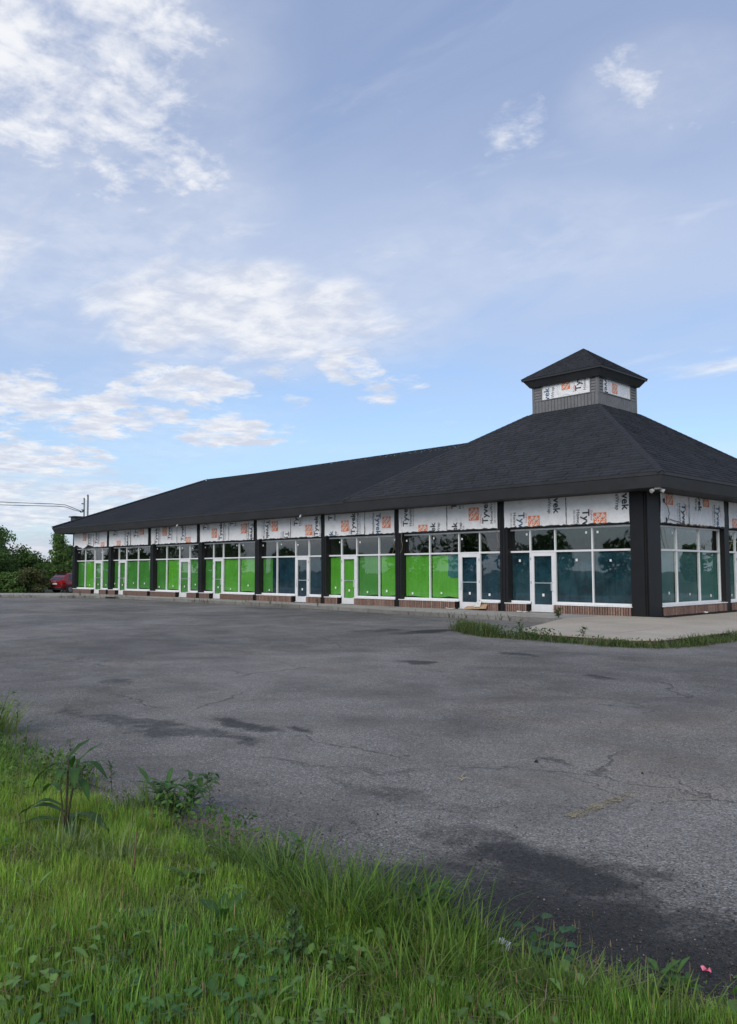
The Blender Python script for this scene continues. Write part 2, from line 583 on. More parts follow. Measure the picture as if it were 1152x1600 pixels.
def wrap_mat():
    M = bpy.data.materials.new('white_house_wrap')
    M.use_nodes = True
    n = N(M.node_tree)
    P = n.geo()
    b = n.n('ShaderNodeBsdfPrincipled')
    a = n.noise(P, 2.4, 6, 0.6, 0.8)
    cr = n.noise(P, 6.0, 6, 0.7, 1.2)
    n.put(b.inputs['Base Color'], n.mix(n.ramp(a, 0.3, 0.75), (0.78, 0.785, 0.79), (0.88, 0.88, 0.885)))
    b.inputs['Roughness'].default_value = 0.55
    n.put(b.inputs['Normal'], n.bump(n.math('ADD', a, n.math('MULTIPLY', cr, 0.5)), 0.9, 0.07))
    o = n.n('ShaderNodeOutputMaterial')
    n.put(o.inputs[0], b.outputs[0])
    return M


def ground_mat():
    M = bpy.data.materials.new('rough_ground')
    M.use_nodes = True
    n = N(M.node_tree)
    P = n.geo()
    b = n.n('ShaderNodeBsdfPrincipled')
    a = n.noise(P, 0.5, 6, 0.65, 0.5)
    f = n.noise(P, 22, 5, 0.7)
    c = n.mix(n.ramp(a, 0.3, 0.7), (0.028, 0.034, 0.012), (0.055, 0.075, 0.018))
    c = n.mix(n.ramp(f, 0.35, 0.7, 0, 0.6), c, (0.050, 0.036, 0.022))
    n.put(b.inputs['Base Color'], c)
    b.inputs['Roughness'].default_value = 0.95
    n.put(b.inputs['Normal'], n.bump(f, 0.8, 0.02))
    o = n.n('ShaderNodeOutputMaterial')
    n.put(o.inputs[0], b.outputs[0])
    return M


M_asphalt = asphalt_mat()
M_walk = concrete_mat('grey_concrete', (0.32, 0.305, 0.27), (0.46, 0.435, 0.385))
M_apron = concrete_mat('tan_concrete', (0.41, 0.355, 0.275), (0.54, 0.47, 0.37), 0.6)
M_kerb = concrete_mat('kerb_concrete', (0.17, 0.162, 0.145), (0.27, 0.258, 0.23))
M_ground = ground_mat()
M_glass = glass_mat()
M_shA = shingle_mat('pavilion_shingle', (0.024, 0.026, 0.031), (0.038, 0.041, 0.048))
M_shB = shingle_mat('wing_shingle', (0.0165, 0.0185, 0.023), (0.022, 0.0245, 0.030))
M_wrap = wrap_mat()
M_fascia = pmat('charcoal_metal', (0.040, 0.0415, 0.044), 0.45, 0.0, 0.4, 0.15, 1.2, 0.12, 3.0, 0.02)
M_soffit = pmat('dark_soffit', (0.022, 0.022, 0.024), 0.6, 0, 0.3, 0.2, 2)
M_pillar = pmat('black_brown_cladding', (0.007, 0.0066, 0.007), 0.5, 0, 0.4, 0.3, 1.5, 0.2, 2.0, 0.02)
M_white = pmat('white_aluminium', (0.71, 0.715, 0.72), 0.4, 0, 0.5, 0.06, 3, 0.05, 8)
M_sill = pmat('white_sill_flashing', (0.78, 0.78, 0.77), 0.45, 0, 0.5, 0.12, 6)
M_mortar = pmat('dark_mortar', (0.018, 0.016, 0.015), 0.95, 0, 0.2, 0.3, 9)
M_bricks = [pmat('brown_brick_%s' % s, c, 0.9, 0, 0.2, 0.25, 18, 0.5, 60) for s, c in
            (('rust', (0.225, 0.140, 0.112)), ('umber', (0.185, 0.122, 0.100)), ('tan', (0.265, 0.180, 0.145)))]
M_inside = pmat('bare_interior', (0.060, 0.060, 0.060), 0.9, 0, 0.2, 0.4, 0.7)
M_green = [film_mat('green_paper_%s' % s, c0, c1, 0.5) for s, c0, c1 in
           (('mid', (0.135, 0.46, 0.042), (0.185, 0.57, 0.06)), ('bright', (0.15, 0.50, 0.035), (0.20, 0.60, 0.05)), ('deep', (0.085, 0.31, 0.050), (0.11, 0.39, 0.06)))]  # bright and deep copies put uneven glass reflections into the paper colour
M_navy = film_mat('navy_plastic', (0.008, 0.028, 0.052), (0.020, 0.072, 0.112), 0.25, 0.28, .25)
M_teal = film_mat('teal_plastic', (0.007, 0.030, 0.046), (0.028, 0.092, 0.125), 0.25, 0.28, .25)
M_teal2 = film_mat('pale_teal_plastic', (0.055, 0.145, 0.150), (0.075, 0.190, 0.190), 0.3, 0.3, .25)
M_teal3 = film_mat('green_teal_plastic', (0.035, 0.18, 0.155), (0.065, 0.235, 0.20), 0.3, 0.3, .25)
M_ink = pmat('dark_ink', (0.022, 0.026, 0.035), 0.6)
M_inkblue = pmat('blue_ink', (0.03, 0.10, 0.20), 0.6)
M_inkred = pmat('red_ink', (0.55, 0.14, 0.15), 0.6)
M_orange = pmat('orange_print', (0.72, 0.20, 0.075), 0.55, 0, 0.4, 0.1, 5)
M_logo_w = pmat('white_print', (0.80, 0.76, 0.72), 0.55)
M_tape = pmat('black_seam_tape', (0.018, 0.018, 0.018), 0.6)
M_siding = pmat('grey_siding', (0.165, 0.167, 0.170), 0.6, 0, 0.4, 0.12, 4, 0.2, 25)
M_trim = pmat('dark_trim', (0.030, 0.031, 0.034), 0.5)
M_flash = pmat('pale_metal_flashing', (0.55, 0.57, 0.60), 0.35, 0.3)
M_steel = pmat('galvanised_steel', (0.22, 0.225, 0.23), 0.5, 0.4, 0.5, 0.2, 6)
M_handle = pmat('brushed_handle', (0.62, 0.63, 0.64), 0.35, 0.2)
M_lamp = pmat('white_lamp_housing', (0.40, 0.40, 0.39), 0.45)
M_cable = pmat('black_cable', (0.02, 0.02, 0.02), 0.6)
M_wire = pmat('tan_wire', (0.20, 0.165, 0.10), 0.7)
M_sticker = pmat('white_sticker', (0.74, 0.76, 0.72), 0.5)
M_paintw = pmat('worn_white_paint', (0.23, 0.23, 0.225), 0.8, 0, 0.3, 0.35, 14)
M_painty = pmat('worn_yellow_paint', (0.34, 0.29, 0.19), 0.8, 0, 0.3, 0.3, 14)
M_card = pmat('cardboard', (0.42, 0.29, 0.18), 0.85, 0, 0.2, 0.15, 8)
M_paper = pmat('weathered_paper', (0.66, 0.63, 0.58), 0.8, 0, 0.2, 0.2, 12)
M_pink = pmat('pink_plastic', (0.72, 0.16, 0.25), 0.45, 0, 0.5, 0.2, 30)
M_bag = pmat('white_plastic_bag', (0.62, 0.62, 0.62), 0.35, 0, 0.5, 0.2, 25, 0.6, 60, 0.01)
M_straw = attr_mat('dry_straw', 0.8, 0.2)
M_grass = attr_mat('grass_blade', 0.55, 0.45, 0.35)
M_leaf = attr_mat('leaf', 0.55, 0.35, 0.35)
M_tree = attr_mat('tree_leaf', 0.6, 0.3, 0.25)
M_bark = pmat('bark', (0.060, 0.050, 0.040), 0.95, 0, 0.1, 0.35, 6, 0.8, 20, 0.02)
M_stem = pmat('weed_stem', (0.090, 0.085, 0.035), 0.7, 0, 0.3, 0.3, 20)
M_stone = attr_mat('loose_stone', 0.9, 0.0)

# ------------------------------------------------------------------ ground
def fbm(x, y, seed=0):
    """cheap smooth value noise for shaping the ground and planting (numpy arrays in, about -1..1 out)"""
    r = np.random.default_rng(seed)
    o = np.zeros_like(np.asarray(x, dtype=float))
    amp = 1.0
    for k in range(5):
        fx, fy = r.normal(0, 1.0, 2) * (1.9 ** k) * 1.1
        gx, gy = r.normal(0, 1.0, 2) * (1.9 ** k) * 1.1
        p, q = r.uniform(0, 6.28, 2)
        o += amp * (np.sin(fx * x + fy * y + p) + np.sin(gx * x + gy * y + q)) * 0.5
        amp *= 0.62
    return o / 1.6


def bank_edge(x):
    return -22.30 + 0.13 * fbm(x * 1.1, x * 0.3, 3) + np.clip((x - 10.5) * .35, 0, .30) + np.where(x < 4.5, .18, 0)


def bank_h(x, y):
    d = bank_edge(x) - y
    return np.clip(d * 0.28, -0.08, 0.085) + 0.018 * fbm(x * 2.3, y * 2.3, 5) + 0.015


def far_h(x, y):
    r = np.hypot(x + 10, y + 5)
    t = np.clip((r - 35) / 7, 0, 1)
    h = -0.05 - 0.20 * t
    return h + np.where(r > 60, 0.05 * fbm(x * .08, y * .08, 9), 0)


gx = np.concatenate([np.linspace(-900, -120, 9), np.linspace(-110, 90, 81), np.linspace(100, 900, 9)])
gy = np.concatenate([np.linspace(-900, -120, 9), np.linspace(-110, 110, 89), np.linspace(120, 900, 9)])
GX, GY = np.meshgrid(gx, gy)
GZ = far_h(GX, GY)
V = np.stack([GX.ravel(), GY.ravel(), GZ.ravel()], 1)
nx = len(gx)
F = [(j * nx + i, j * nx + i + 1, (j + 1) * nx + i + 1, (j + 1) * nx + i) for j in range(len(gy) - 1) for i in range(nx - 1)]
tag(mk('ground', V, F, M_ground, smooth=True), 'rough green ground running out beyond the lot and building', kind='structure')

# asphalt lot
edge = [(x, float(bank_edge(np.array(x)) - 0.25)) for x in np.linspace(-20, 30, 60)]
lot_pts = [(30, 30), (4.0, 30), (4.0, -2), (-2, -1.2), (-31.5, -1.2), (-36.6, -2.8), (-41, -5.0), (-47, -8.5), (-58, -14), (-58, -24)] + edge
lot = MB().prism(lot_pts, -0.45, 0.0)
lot_o = tag(lot.o('parking_lot', M_asphalt), 'wide worn grey asphalt lot with stains and cracks', kind='structure')

# grassy bank
bx = np.arange(-6, 22, 0.14)
by = np.arange(-32, -21.75, 0.12)
BX, BY = np.meshgrid(bx, by)
V = np.stack([BX.ravel(), BY.ravel(), bank_h(BX, BY).ravel()], 1)
nx = len(bx)
F = [(j * nx + i, j * nx + i + 1, (j + 1) * nx + i + 1, (j + 1) * nx + i) for j in range(len(by) - 1) for i in range(nx - 1)]
tag(mk('grass_bank', V, F, M_ground, smooth=True), 'earth bank under the tall grass at the edge of the lot', kind='structure')


# worn paint: flakes of a line that survive
def flake_line(x, y0, y1, w, keep, mat, nfl, seed, fs=1.0):
    r = random.Random(seed)
    mb = MB()
    for k in range(nfl):
        t = r.random()
        if r.random() > keep(t):
            continue
        cx, cy = x + r.uniform(-w, w) / 2, y0 + (y1 - y0) * t
        s = r.uniform(.008, .028) * fs
        kk = r.randint(4, 6)
        pts = [(cx + s * r.uniform(.5, 1.2) * math.cos(a), cy + s * r.uniform(.5, 1.3) * math.sin(a)) for a in [6.283 * i / kk for i in range(kk)]]
        z = 0.003 + 0.0012 * (k % 5)
        mb.add([(a, b, z) for a, b in pts], [tuple(range(kk))])
    return tag(mb.o('painted_line', mat, lot_o), kind='stuff')


flake_line(9.90, -20.20, -19.42, .10, lambda t: .55 + .3 * math.sin(t * 19), M_painty, 1500, 1, .35)
flake_line(9.89, -19.40, -18.2, .10, lambda t: .22 * (1 - t), M_painty, 500, 2, .35)
for i, x in enumerate((-3.05, -5.7, -8.4, -11.1, -13.8, -16.5, -22.0)):
    flake_line(x, -8.4, -3.4, .11, lambda t: .8 if (t * 7 + i) % 1.7 < 1.0 else .35, M_paintw, 900, 10 + i)


# ------------------------------------------------------------------ sidewalk, kerb, apron
def clip_poly(P, a, b, c):
    """keep a*x+b*y<=c"""
    out = []
    for i in range(len(P)):
        p, q = P[i], P[(i + 1) % len(P)]
        dp, dq = a * p[0] + b * p[1] - c, a * q[0] + b * q[1] - c
        if dp <= 0:
            out.append(p)
        if dp * dq < 0:
            t = dp / (dp - dq)
            out.append((p[0] + (q[0] - p[0]) * t, p[1] + (q[1] - p[1]) * t))
    return out


def clip_convex(P, C):
    """C counter-clockwise convex"""
    for i in range(len(C)):
        (x0, y0), (x1, y1) = C[i], C[(i + 1) % len(C)]
        a, b = (y1 - y0), -(x1 - x0)
        P = clip_poly(P, a, b, a * x0 + b * y0)
        if len(P) < 3:
            return []
    return P


def kerb_y(x):
    pts = [(-46.5, -8.2), (-41, -5.4), (-36.6, -3.15), (-33.2, -1.75), (-31.5, -1.6), (-19, -1.65), (-13.8, -2.05), (-6.2, -2.86), (-1.4, -2.9), (0.5, -2.9)]
    for (a, ya), (b, yb) in zip(pts, pts[1:]):
        if x <= b:
            return ya + (yb - ya) * (x - a) / (b - a)
    return -2.9


walk = MB()
xs = [-1.35] + [-1.9 - 1.52 * i for i in range(30)]
xs = [x for x in xs if x > -46.5] + [-46.5]
sp = [(xs[0], -.02)] + [(x, -.02) for x in xs if -42.3 < x < -1.4] + [(-42.5, -.02), (-46.5, -2.0)]
low = [(x, kerb_y(x) + .14) for x in np.linspace(-46.5, -1.35, 40)]
walk_o = tag(MB().prism([(-1.35, 0.3), (-42.4, 0.3), (-42.6, -.5), (-46.5, -4.3)] + low, -0.45, 0.108).o('sidewalk', M_mortar), 'grey concrete sidewalk along the long shopfront', kind='structure')
for i, (xa, xb) in enumerate(zip(xs, xs[1:])):
    g = 0.008
    ytop_a = -.03 if xa > -42.4 else -.45 + (xa + 42.5) * .96
    ytop_b = -.03 if xb > -42.4 else -.45 + (xb + 42.5) * .96
    z = 0.13 + random.uniform(-.006, .006)
    o = MB().prism([(xb + g, ytop_b), (xb + g, kerb_y(xb) + .155), (xa - g, kerb_y(xa) + .155), (xa - g, ytop_a)], 0.02, z).o('slab', M_walk, walk_o)

kerb_o = tag(MB().prism([(x, kerb_y(x) + .12) for x in np.linspace(-46.5, -1.4, 40)] + [(x, kerb_y(x) + .03) for x in np.linspace(-1.4, -46.5, 40)], -.45, .09).o('kerb', M_mortar),
             'worn concrete kerb between the sidewalk and the asphalt', kind='structure')
ks = list(np.arange(-46.5, -1.5, 2.4)) + [-1.4]
for xa, xb in zip(ks, ks[1:]):
    sub = [xa + .012] + [x for x in (-41, -36.6, -33.2, -31.5, -19, -13.8, -6.2) if xa + .1 < x < xb - .1] + [xb - .012]
    z = .132 + random.uniform(-.012, .006)
    dy = random.uniform(-.012, .012)
    MB().prism([(x, kerb_y(x) + .145 + dy) for x in reversed(sub)] + [(x, kerb_y(x) + dy) for x in sub], -.1, z).o('kerb_stone', M_kerb, kerb_o)

AP = [(-1.34, -2.9), (0.40, -7.55), (1.5, -8.35), (3.95, -8.40), (4.42, -8.0), (4.52, -6.9), (4.55, 16), (-1.34, 16)]
apron_o = tag(MB().prism(AP, -0.15, 0.112).o('apron', M_mortar), 'broad tan concrete apron wrapping the corner of the building', kind='structure')
for i in range(-2, 4):
    for j in range(-4, 7):
        x0, y0 = -1.34 + 2.05 * (i + 2) - 2.05, -2.0 + 2.55 * j
        P = clip_convex([(x0 + .007, y0 + .007), (x0 + 2.043, y0 + .007), (x0 + 2.043, y0 + 2.543), (x0 + .007, y0 + 2.543)], AP)
        if len(P) >= 3 and not (x0 + 1.9 < .05 and y0 > -.2):
            if x0 < 0.02 and y0 + 2.5 > -.03:
                P = clip_poly(P, 0, 1, -.03) if x0 + 1.0 < 0 else P
            if len(P) >= 3:
                MB().prism(P, 0.02, 0.133 + random.uniform(-.005, .005)).o('slab', M_apron, apron_o)

# ------------------------------------------------------------------ the building
B = tag(empty('commercial_building'), 'long low commercial building with charcoal hip roofs, cupola and green papered shopfronts', 'building')


def FL(u, b, z):   # long facade: u = x, b = distance out of the wall plane
    return (u, -b, z)


def FR(u, b, z):   # short facade on the right: u = y
    return (b, u, z)


Z0, ZSILL, ZTR, ZTOP, ZSOF = 0.13, 0.47, 2.32, 3.15, 4.20

# --- text prints, cut where the sheet ends
_cache = {}


def text_tris(body, bold=0.0):
    k = (body, bold)
    if k in _cache:
        return _cache[k]
    c = bpy.data.curves.new('lettering', 'FONT')
    c.body = body
    c.offset = bold
    c.resolution_u = 2
    c.align_x = 'LEFT'
    o = bpy.data.objects.new('lettering', c)
    COL.objects.link(o)
    bpy.context.view_layer.update()
    dg = bpy.context.evaluated_depsgraph_get()
    me = bpy.data.meshes.new_from_object(o.evaluated_get(dg))
    me.calc_loop_triangles()
    v = [(p.co.x, p.co.y) for p in me.vertices]
    T = [[v[i] for i in t.vertices] for t in me.loop_triangles]
    xs = [p[0] for t in T for p in t]
    x0, w = min(xs), max(xs) - min(xs)
    T = [[((p[0] - x0) / w, p[1] / w) for p in t] for t in T]
    bpy.data.objects.remove(o)
    bpy.data.curves.remove(c)
    bpy.data.meshes.remove(me)
    _cache[k] = T
    return T


def lay_print(name, body, length, start, direction, rect, Tf, b, mat, parent, bold=0.0, off=0.0):
    """print text of a length, starting at (u,z), read up 'u', down 'd' or along a 45 degree diagonal 'x'"""
    u0, u1, z0, z1 = rect
    V, F = [], []
    if direction == 'u':
        M = lambda x, y: (start[0] + off - y * length, start[1] + x * length)
    elif direction == 'd':
        M = lambda x, y: (start[0] - off + y * length, start[1] - x * length)
    else:
        s = math.sqrt(.5)
        M = lambda x, y: (start[0] + (x * length) * s - (y * length + off) * s, start[1] + (x * length) * s + (y * length + off) * s)
    for t in text_tris(body, bold):
        P = [M(*p) for p in t]
        P = clip_poly(P, -1, 0, -u0)
        if len(P) > 2: P = clip_poly(P, 1, 0, u1)
        if len(P) > 2: P = clip_poly(P, 0, -1, -z0)
        if len(P) > 2: P = clip_poly(P, 0, 1, z1)
        if len(P) > 2:
            o = len(V)
            V += [Tf(u, b, z) for u, z in P]
            F.append(tuple(range(o, o + len(P))))
    if F:
        mk(name, V, F, mat, parent)


def rag(lo, hi, nseg, jit, r):
    return [lo + (hi - lo) * i / nseg + (r.uniform(-jit, jit) if 0 < i < nseg else 0) for i in range(nseg + 1)]


def house_wrap(parent, Tf, u0, u1, z0, z1, prints, seed, torn=False, bplane=.09):
    """one sheet of house wrap, creased, with its printing and its dark ragged edges"""
    r = random.Random(seed)
    nu, nz = max(6, int((u1 - u0) / .16)), 6
    V, F = [], []
    for j in range(nz + 1):
        for i in range(nu + 1):
            u = u0 + (u1 - u0) * i / nu
            z = z0 + (z1 - z0) * j / nz
            if j == 0 and 0 < i < nu:
                z += r.uniform(-.012, .018)
            b = bplane + r.uniform(-.010, .006) - .006 * math.sin(i * 1.9 + j)
            if torn and j == 0:
                z += .05 + .10 * math.sin(i * .55) + r.uniform(0, .05)
                b += r.uniform(.01, .06)
            V.append(Tf(u, b, z))
    for j in range(nz):
        for i in range(nu):
            F.append((j * (nu + 1) + i, j * (nu + 1) + i + 1, (j + 1) * (nu + 1) + i + 1, (j + 1) * (nu + 1) + i))
    w = mk('house_wrap', V, F, M_wrap, parent, smooth=True)
    rect = (u0 + .01, u1 - .01, z0 + .02, z1 - .01)
    b = bplane + .014
    for k, u, z in prints:
        if k in 'ud':
            lay_print('lettering', 'Tyvek', .95, (u, z), k, rect, Tf, b, M_ink if r.random() > .12 else M_inkblue, w, bold=.018)
            lay_print('lettering', 'HomeWrap', .93, (u, z), k, rect, Tf, b, M_ink, w, off=.235, bold=.004)
            if r.random() < .75:
                lay_print('lettering', 'DuPont', .34, (u, z - .05 if k == 'd' else z + .02), k, rect, Tf, b, M_inkred, w, off=-.31)
                for q in range(2):
                    lay_print('lettering', 'water resistive barrier for walls', .8, (u, z), k, rect, Tf, b, M_steel, w, off=.32 + .045 * q)
        elif k == 'L':
            h = .245
            a0, a1, c0, c1 = max(u - h, rect[0]), min(u + h, rect[1]), max(z - h, rect[2]), min(z + h, rect[3])
            if a1 - a0 > .04 and c1 - c0 > .04:
                lg = mk('logo', [Tf(a0, b, c0), Tf(a1, b, c0), Tf(a1, b, c1), Tf(a0, b, c1)], [(0, 1, 2, 3)], M_orange, w)
                cl = (max(u - h * .96, rect[0]), min(u + h * .96, rect[1]), max(z - h * .96, rect[2]), min(z + h * .96, rect[3]))
                s = math.sqrt(.5)
                for body, ln, sx, of in (('THE', .30, -.16, .115), ('HOME', .52, -.26, -.05), ('DEPOT', .42, -.20, -.19)):
                    lay_print('lettering', body, ln, (u + sx * s, z + sx * s), 'x', cl, Tf, b + .003, M_logo_w, w, bold=.03, off=of)
    # black ragged tape along the foot of the sheet
    nt = max(8, int((u1 - u0) / .10))
    V, F = [], []
    for i in range(nt + 1):
        u = u0 + (u1 - u0) * i / nt
        V += [Tf(u, b + .003, z0 - .005), Tf(u, b + .003, z0 + r.uniform(.004, .055))]
        if i:
            F.append((2 * i - 2, 2 * i, 2 * i + 1, 2 * i - 1))
    mk('seam_tape', V, F, M_tape, w)
    return w


def side_tape(w, Tf, u, z0, z1, seed, wide=.028):
    r = random.Random(seed)
    V, F = [], []
    k = 14
    for i in range(k + 1):
        z = z0 + (z1 - z0) * i / k
        V += [Tf(u - wide * r.uniform(.15, 1), .108, z), Tf(u + wide * r.uniform(.15, 1), .108, z)]
        if i:
            F.append((2 * i - 2, 2 * i - 1, 2 * i + 1, 2 * i))
    mk('seam_tape', V, F, M_tape, w)


def slab_pane(parent, Tf, u0, u1, z0, z1, b, th=.006, name='pane', mat=None):
    return MB(Tf).box(u0, u1, b - th, b, z0, z1).o(name, mat or M_glass, parent)


def film(parent, Tf, u0, u1, z0, z1, b, mat, seed, loose=True):
    r = random.Random(seed)
    nu, nz = 5, 7
    V, F = [], []
    ph = r.uniform(0, 6)
    for j in range(nz + 1):
        for i in range(nu + 1):
            u = u0 + (u1 - u0) * i / nu
            z = z0 + (z1 - z0) * j / nz
            if loose:
                if j == 0: z += .05 * (math.sin(i * .9 + ph) * .5 + .5) + r.uniform(0, .015)
                if j == nz: z -= .025 * (math.sin(i * 1.1 + ph * 2) * .5 + .5)
                if i == 0: u += r.uniform(.0, .018)
                if i == nu: u -= r.uniform(.0, .018)
            V.append(Tf(u, b + .012 * math.sin(i * 1.3 + ph) + r.uniform(-.004, .004), z))
    for j in range(nz):
        for i in range(nu):
            F.append((j * (nu + 1) + i, j * (nu + 1) + i + 1, (j + 1) * (nu + 1) + i + 1, (j + 1) * (nu + 1) + i))
    return mk('window_film', V, F, mat, parent, smooth=True)


def sticker(parent, Tf, u, z, b, s=.042):
    MB(Tf).box(u - s, u + s, b, b + .002, z - s * 1.1, z + s * 1.1).o('sticker', M_sticker, parent)


brick_meshes = {}
n_brick = 0


def brick_base(Tf, u0, u1, single, horizontal=False):
    """soldier course of upright bricks under a window"""
    global n_brick
    base = MB(Tf).box(u0, u1, -.25, .085, .10, ZSILL - .045).o('brick_base', M_mortar, B)
    k = max(2, round((u1 - u0) / .097))
    p = (u1 - u0) / k
    join = MB(Tf)
    for i in range(k):
        a = u0 + p * i + .007
        pr = .098 + random.uniform(-.004, .006)
        mb = MB(Tf) if single else join
        mb.box(a + .007, a + p - .021, .05, pr, .128, ZSILL - .052)
        if single:
            mb.o('brick', random.choice(M_bricks), base)
            n_brick += 1
    if not single:
        tag(join.o('brick_course', M_bricks[1], base), kind='stuff')


def storefront(Tf, us, pat, films, bright, seed, handle_right=True, single=True, wraps=(), seam=None, stick_low=True, torn=False):
    """one bay: aluminium frame, transom lights, lower lights, door, papers inside, wrap above and bricks below"""
    r = random.Random(seed)
    u0, u1 = us[0], us[-1]
    fw = .048
    bo, bi = -.115, -.215
    di = pat.index('d') if 'd' in pat else None
    fr = MB(Tf).ring(u0 - .03, u1 + .03, ZSILL if di is None else Z0 + .012, ZTOP, fw + .01, bi, bo, wb=.06 if di is None else .02).o('storefront', M_white, B)
    for i, u in enumerate(us[1:-1]):
        MB(Tf).box(u - fw / 2, u + fw / 2, bi + .004, bo - .004, ZSILL - .02 if True else 0, ZTOP - .064).o('mullion', M_white, fr)
    for i in range(len(us) - 1):
        a = us[i] + (fw / 2 if i else fw - .02)
        c = us[i + 1] - (fw / 2 if i < len(us) - 2 else fw - .02)
        MB(Tf).box(a + .001, c - .001, bi + .008, bo - .008, ZTR - .035, ZTR + .03).o('rail', M_white, fr)
        slab_pane(fr, Tf, a, c, ZTR + .03, ZTOP - .06, -.16)
        if r.random() < .8:
            sticker(fr, Tf, a + (c - a) * r.choice((.12, .2, .85)), ZTOP - r.uniform(.18, .3), -.159, .036)
        if i == di:
            continue
        MB(Tf).box(a + .001, c - .001, bi + .008, bo - .008, ZSILL - .02, ZSILL + .055).o('rail', M_white, fr)
        slab_pane(fr, Tf, a, c, ZSILL + .055, ZTR - .035, -.16)
        f = films[i]
        if isinstance(f, tuple):      # two sheets side by side
            film(fr, Tf, a + .02, a + (c - a) * f[2], ZSILL + .07, ZTR - .05, -.235, f[0], seed * 7 + i)
            film(fr, Tf, a + (c - a) * f[2] - .05, c - .005, ZSILL + .06 if f[3] == 0 else f[3], ZTR - .04, -.25 if f[3] == 0 else -.225, f[1], seed * 9 + i, False)
            if f[3]:
                film(fr, Tf, a + (c - a) * f[2] - .05, c - .02, ZSILL + .09, f[3] + .05, -.24, f[0], seed * 11 + i)
        elif f:
            film(fr, Tf, a + .02, c - .02, ZSILL + .06, ZTR - .04, -.235, f, seed * 7 + i, loose=f in M_green)
        if r.random() < .12:
            continue
        zz = ZSILL + r.uniform(.20, .42) if stick_low else ZTR - r.uniform(.30, .36)
        sticker(fr, Tf, a + (c - a) * r.uniform(.33, .62), zz, -.159, r.uniform(.034, .046))
    # sill flashing each side of the door
    runs = [(u0 - .04, u1 + .04)] if di is None else [(u0 - .04, us[di] - .012), (us[di + 1] + .012, u1 + .04)]
    for a, c in runs:
        MB(Tf).box(a, c, -.22, .118, ZSILL - .052, ZSILL - .022).o('sill', M_sill, fr)
        brick_base(Tf, a + .03, c - .03, single)
    if di is not None:
        a, c = us[di] + fw / 2 + .004, us[di + 1] - fw / 2 - .004
        bd = -.120
        dr = MB(Tf).ring(a, c, Z0 + .02, ZTR - .04, .125, bd - .05, bd, wb=.26, wt=.13).o('door', M_white, B)
        slab_pane(dr, Tf, a + .12, c - .12, Z0 + .27, ZTR - .16, bd - .022)
        film(dr, Tf, a + .10, c - .10, Z0 + .24, ZTR - .14, bd - .10, films[di], seed * 13, False)
        sticker(dr, Tf, a + (c - a) * .5, Z0 + .62, bd - .021, .045)
        MB(Tf).box(a + .06, c - .06, bd - .085, bd - .055, 1.16, 1.20).o('push_bar', M_handle, dr)
        hu, hs = (c - .06, 1) if handle_right else (a + .06, -1)
        MB(Tf).tube([(hu, bd, 1.22), (hu - hs * .01, bd + .055, 1.22), (hu - hs * .055, bd + .06, 1.21), (hu - hs * .055, bd + .06, .92), (hu - hs * .01, bd + .055, .91), (hu, bd, .91)], .012, 6).o('handle', M_handle, dr)
        for z in (.45, 1.2, 2.05):
            hx = a if handle_right else c
            MB(Tf).box(hx - .012, hx + .012, bd, bd + .012, z - .05, z + .05).o('hinge', M_steel, dr)
    # wrap
    zt = ZSOF - .005
    cuts = [u0 - .02] + ([seam] if seam else []) + [u1 + .02]
    for k, (a, c) in enumerate(zip(cuts, cuts[1:])):
        pr = [p for p in wraps if a - .3 < p[1] < c + .3]
        w = house_wrap(B, Tf, a + .004, c - .004, ZTOP + .045, zt, pr, seed * 17 + k, torn=torn and k == 0)
        if k == 0 and seam:
            side_tape(w, Tf, seam, ZTOP + .06, zt - .02, seed, .022 if seed != 9 else .045)
    return fr


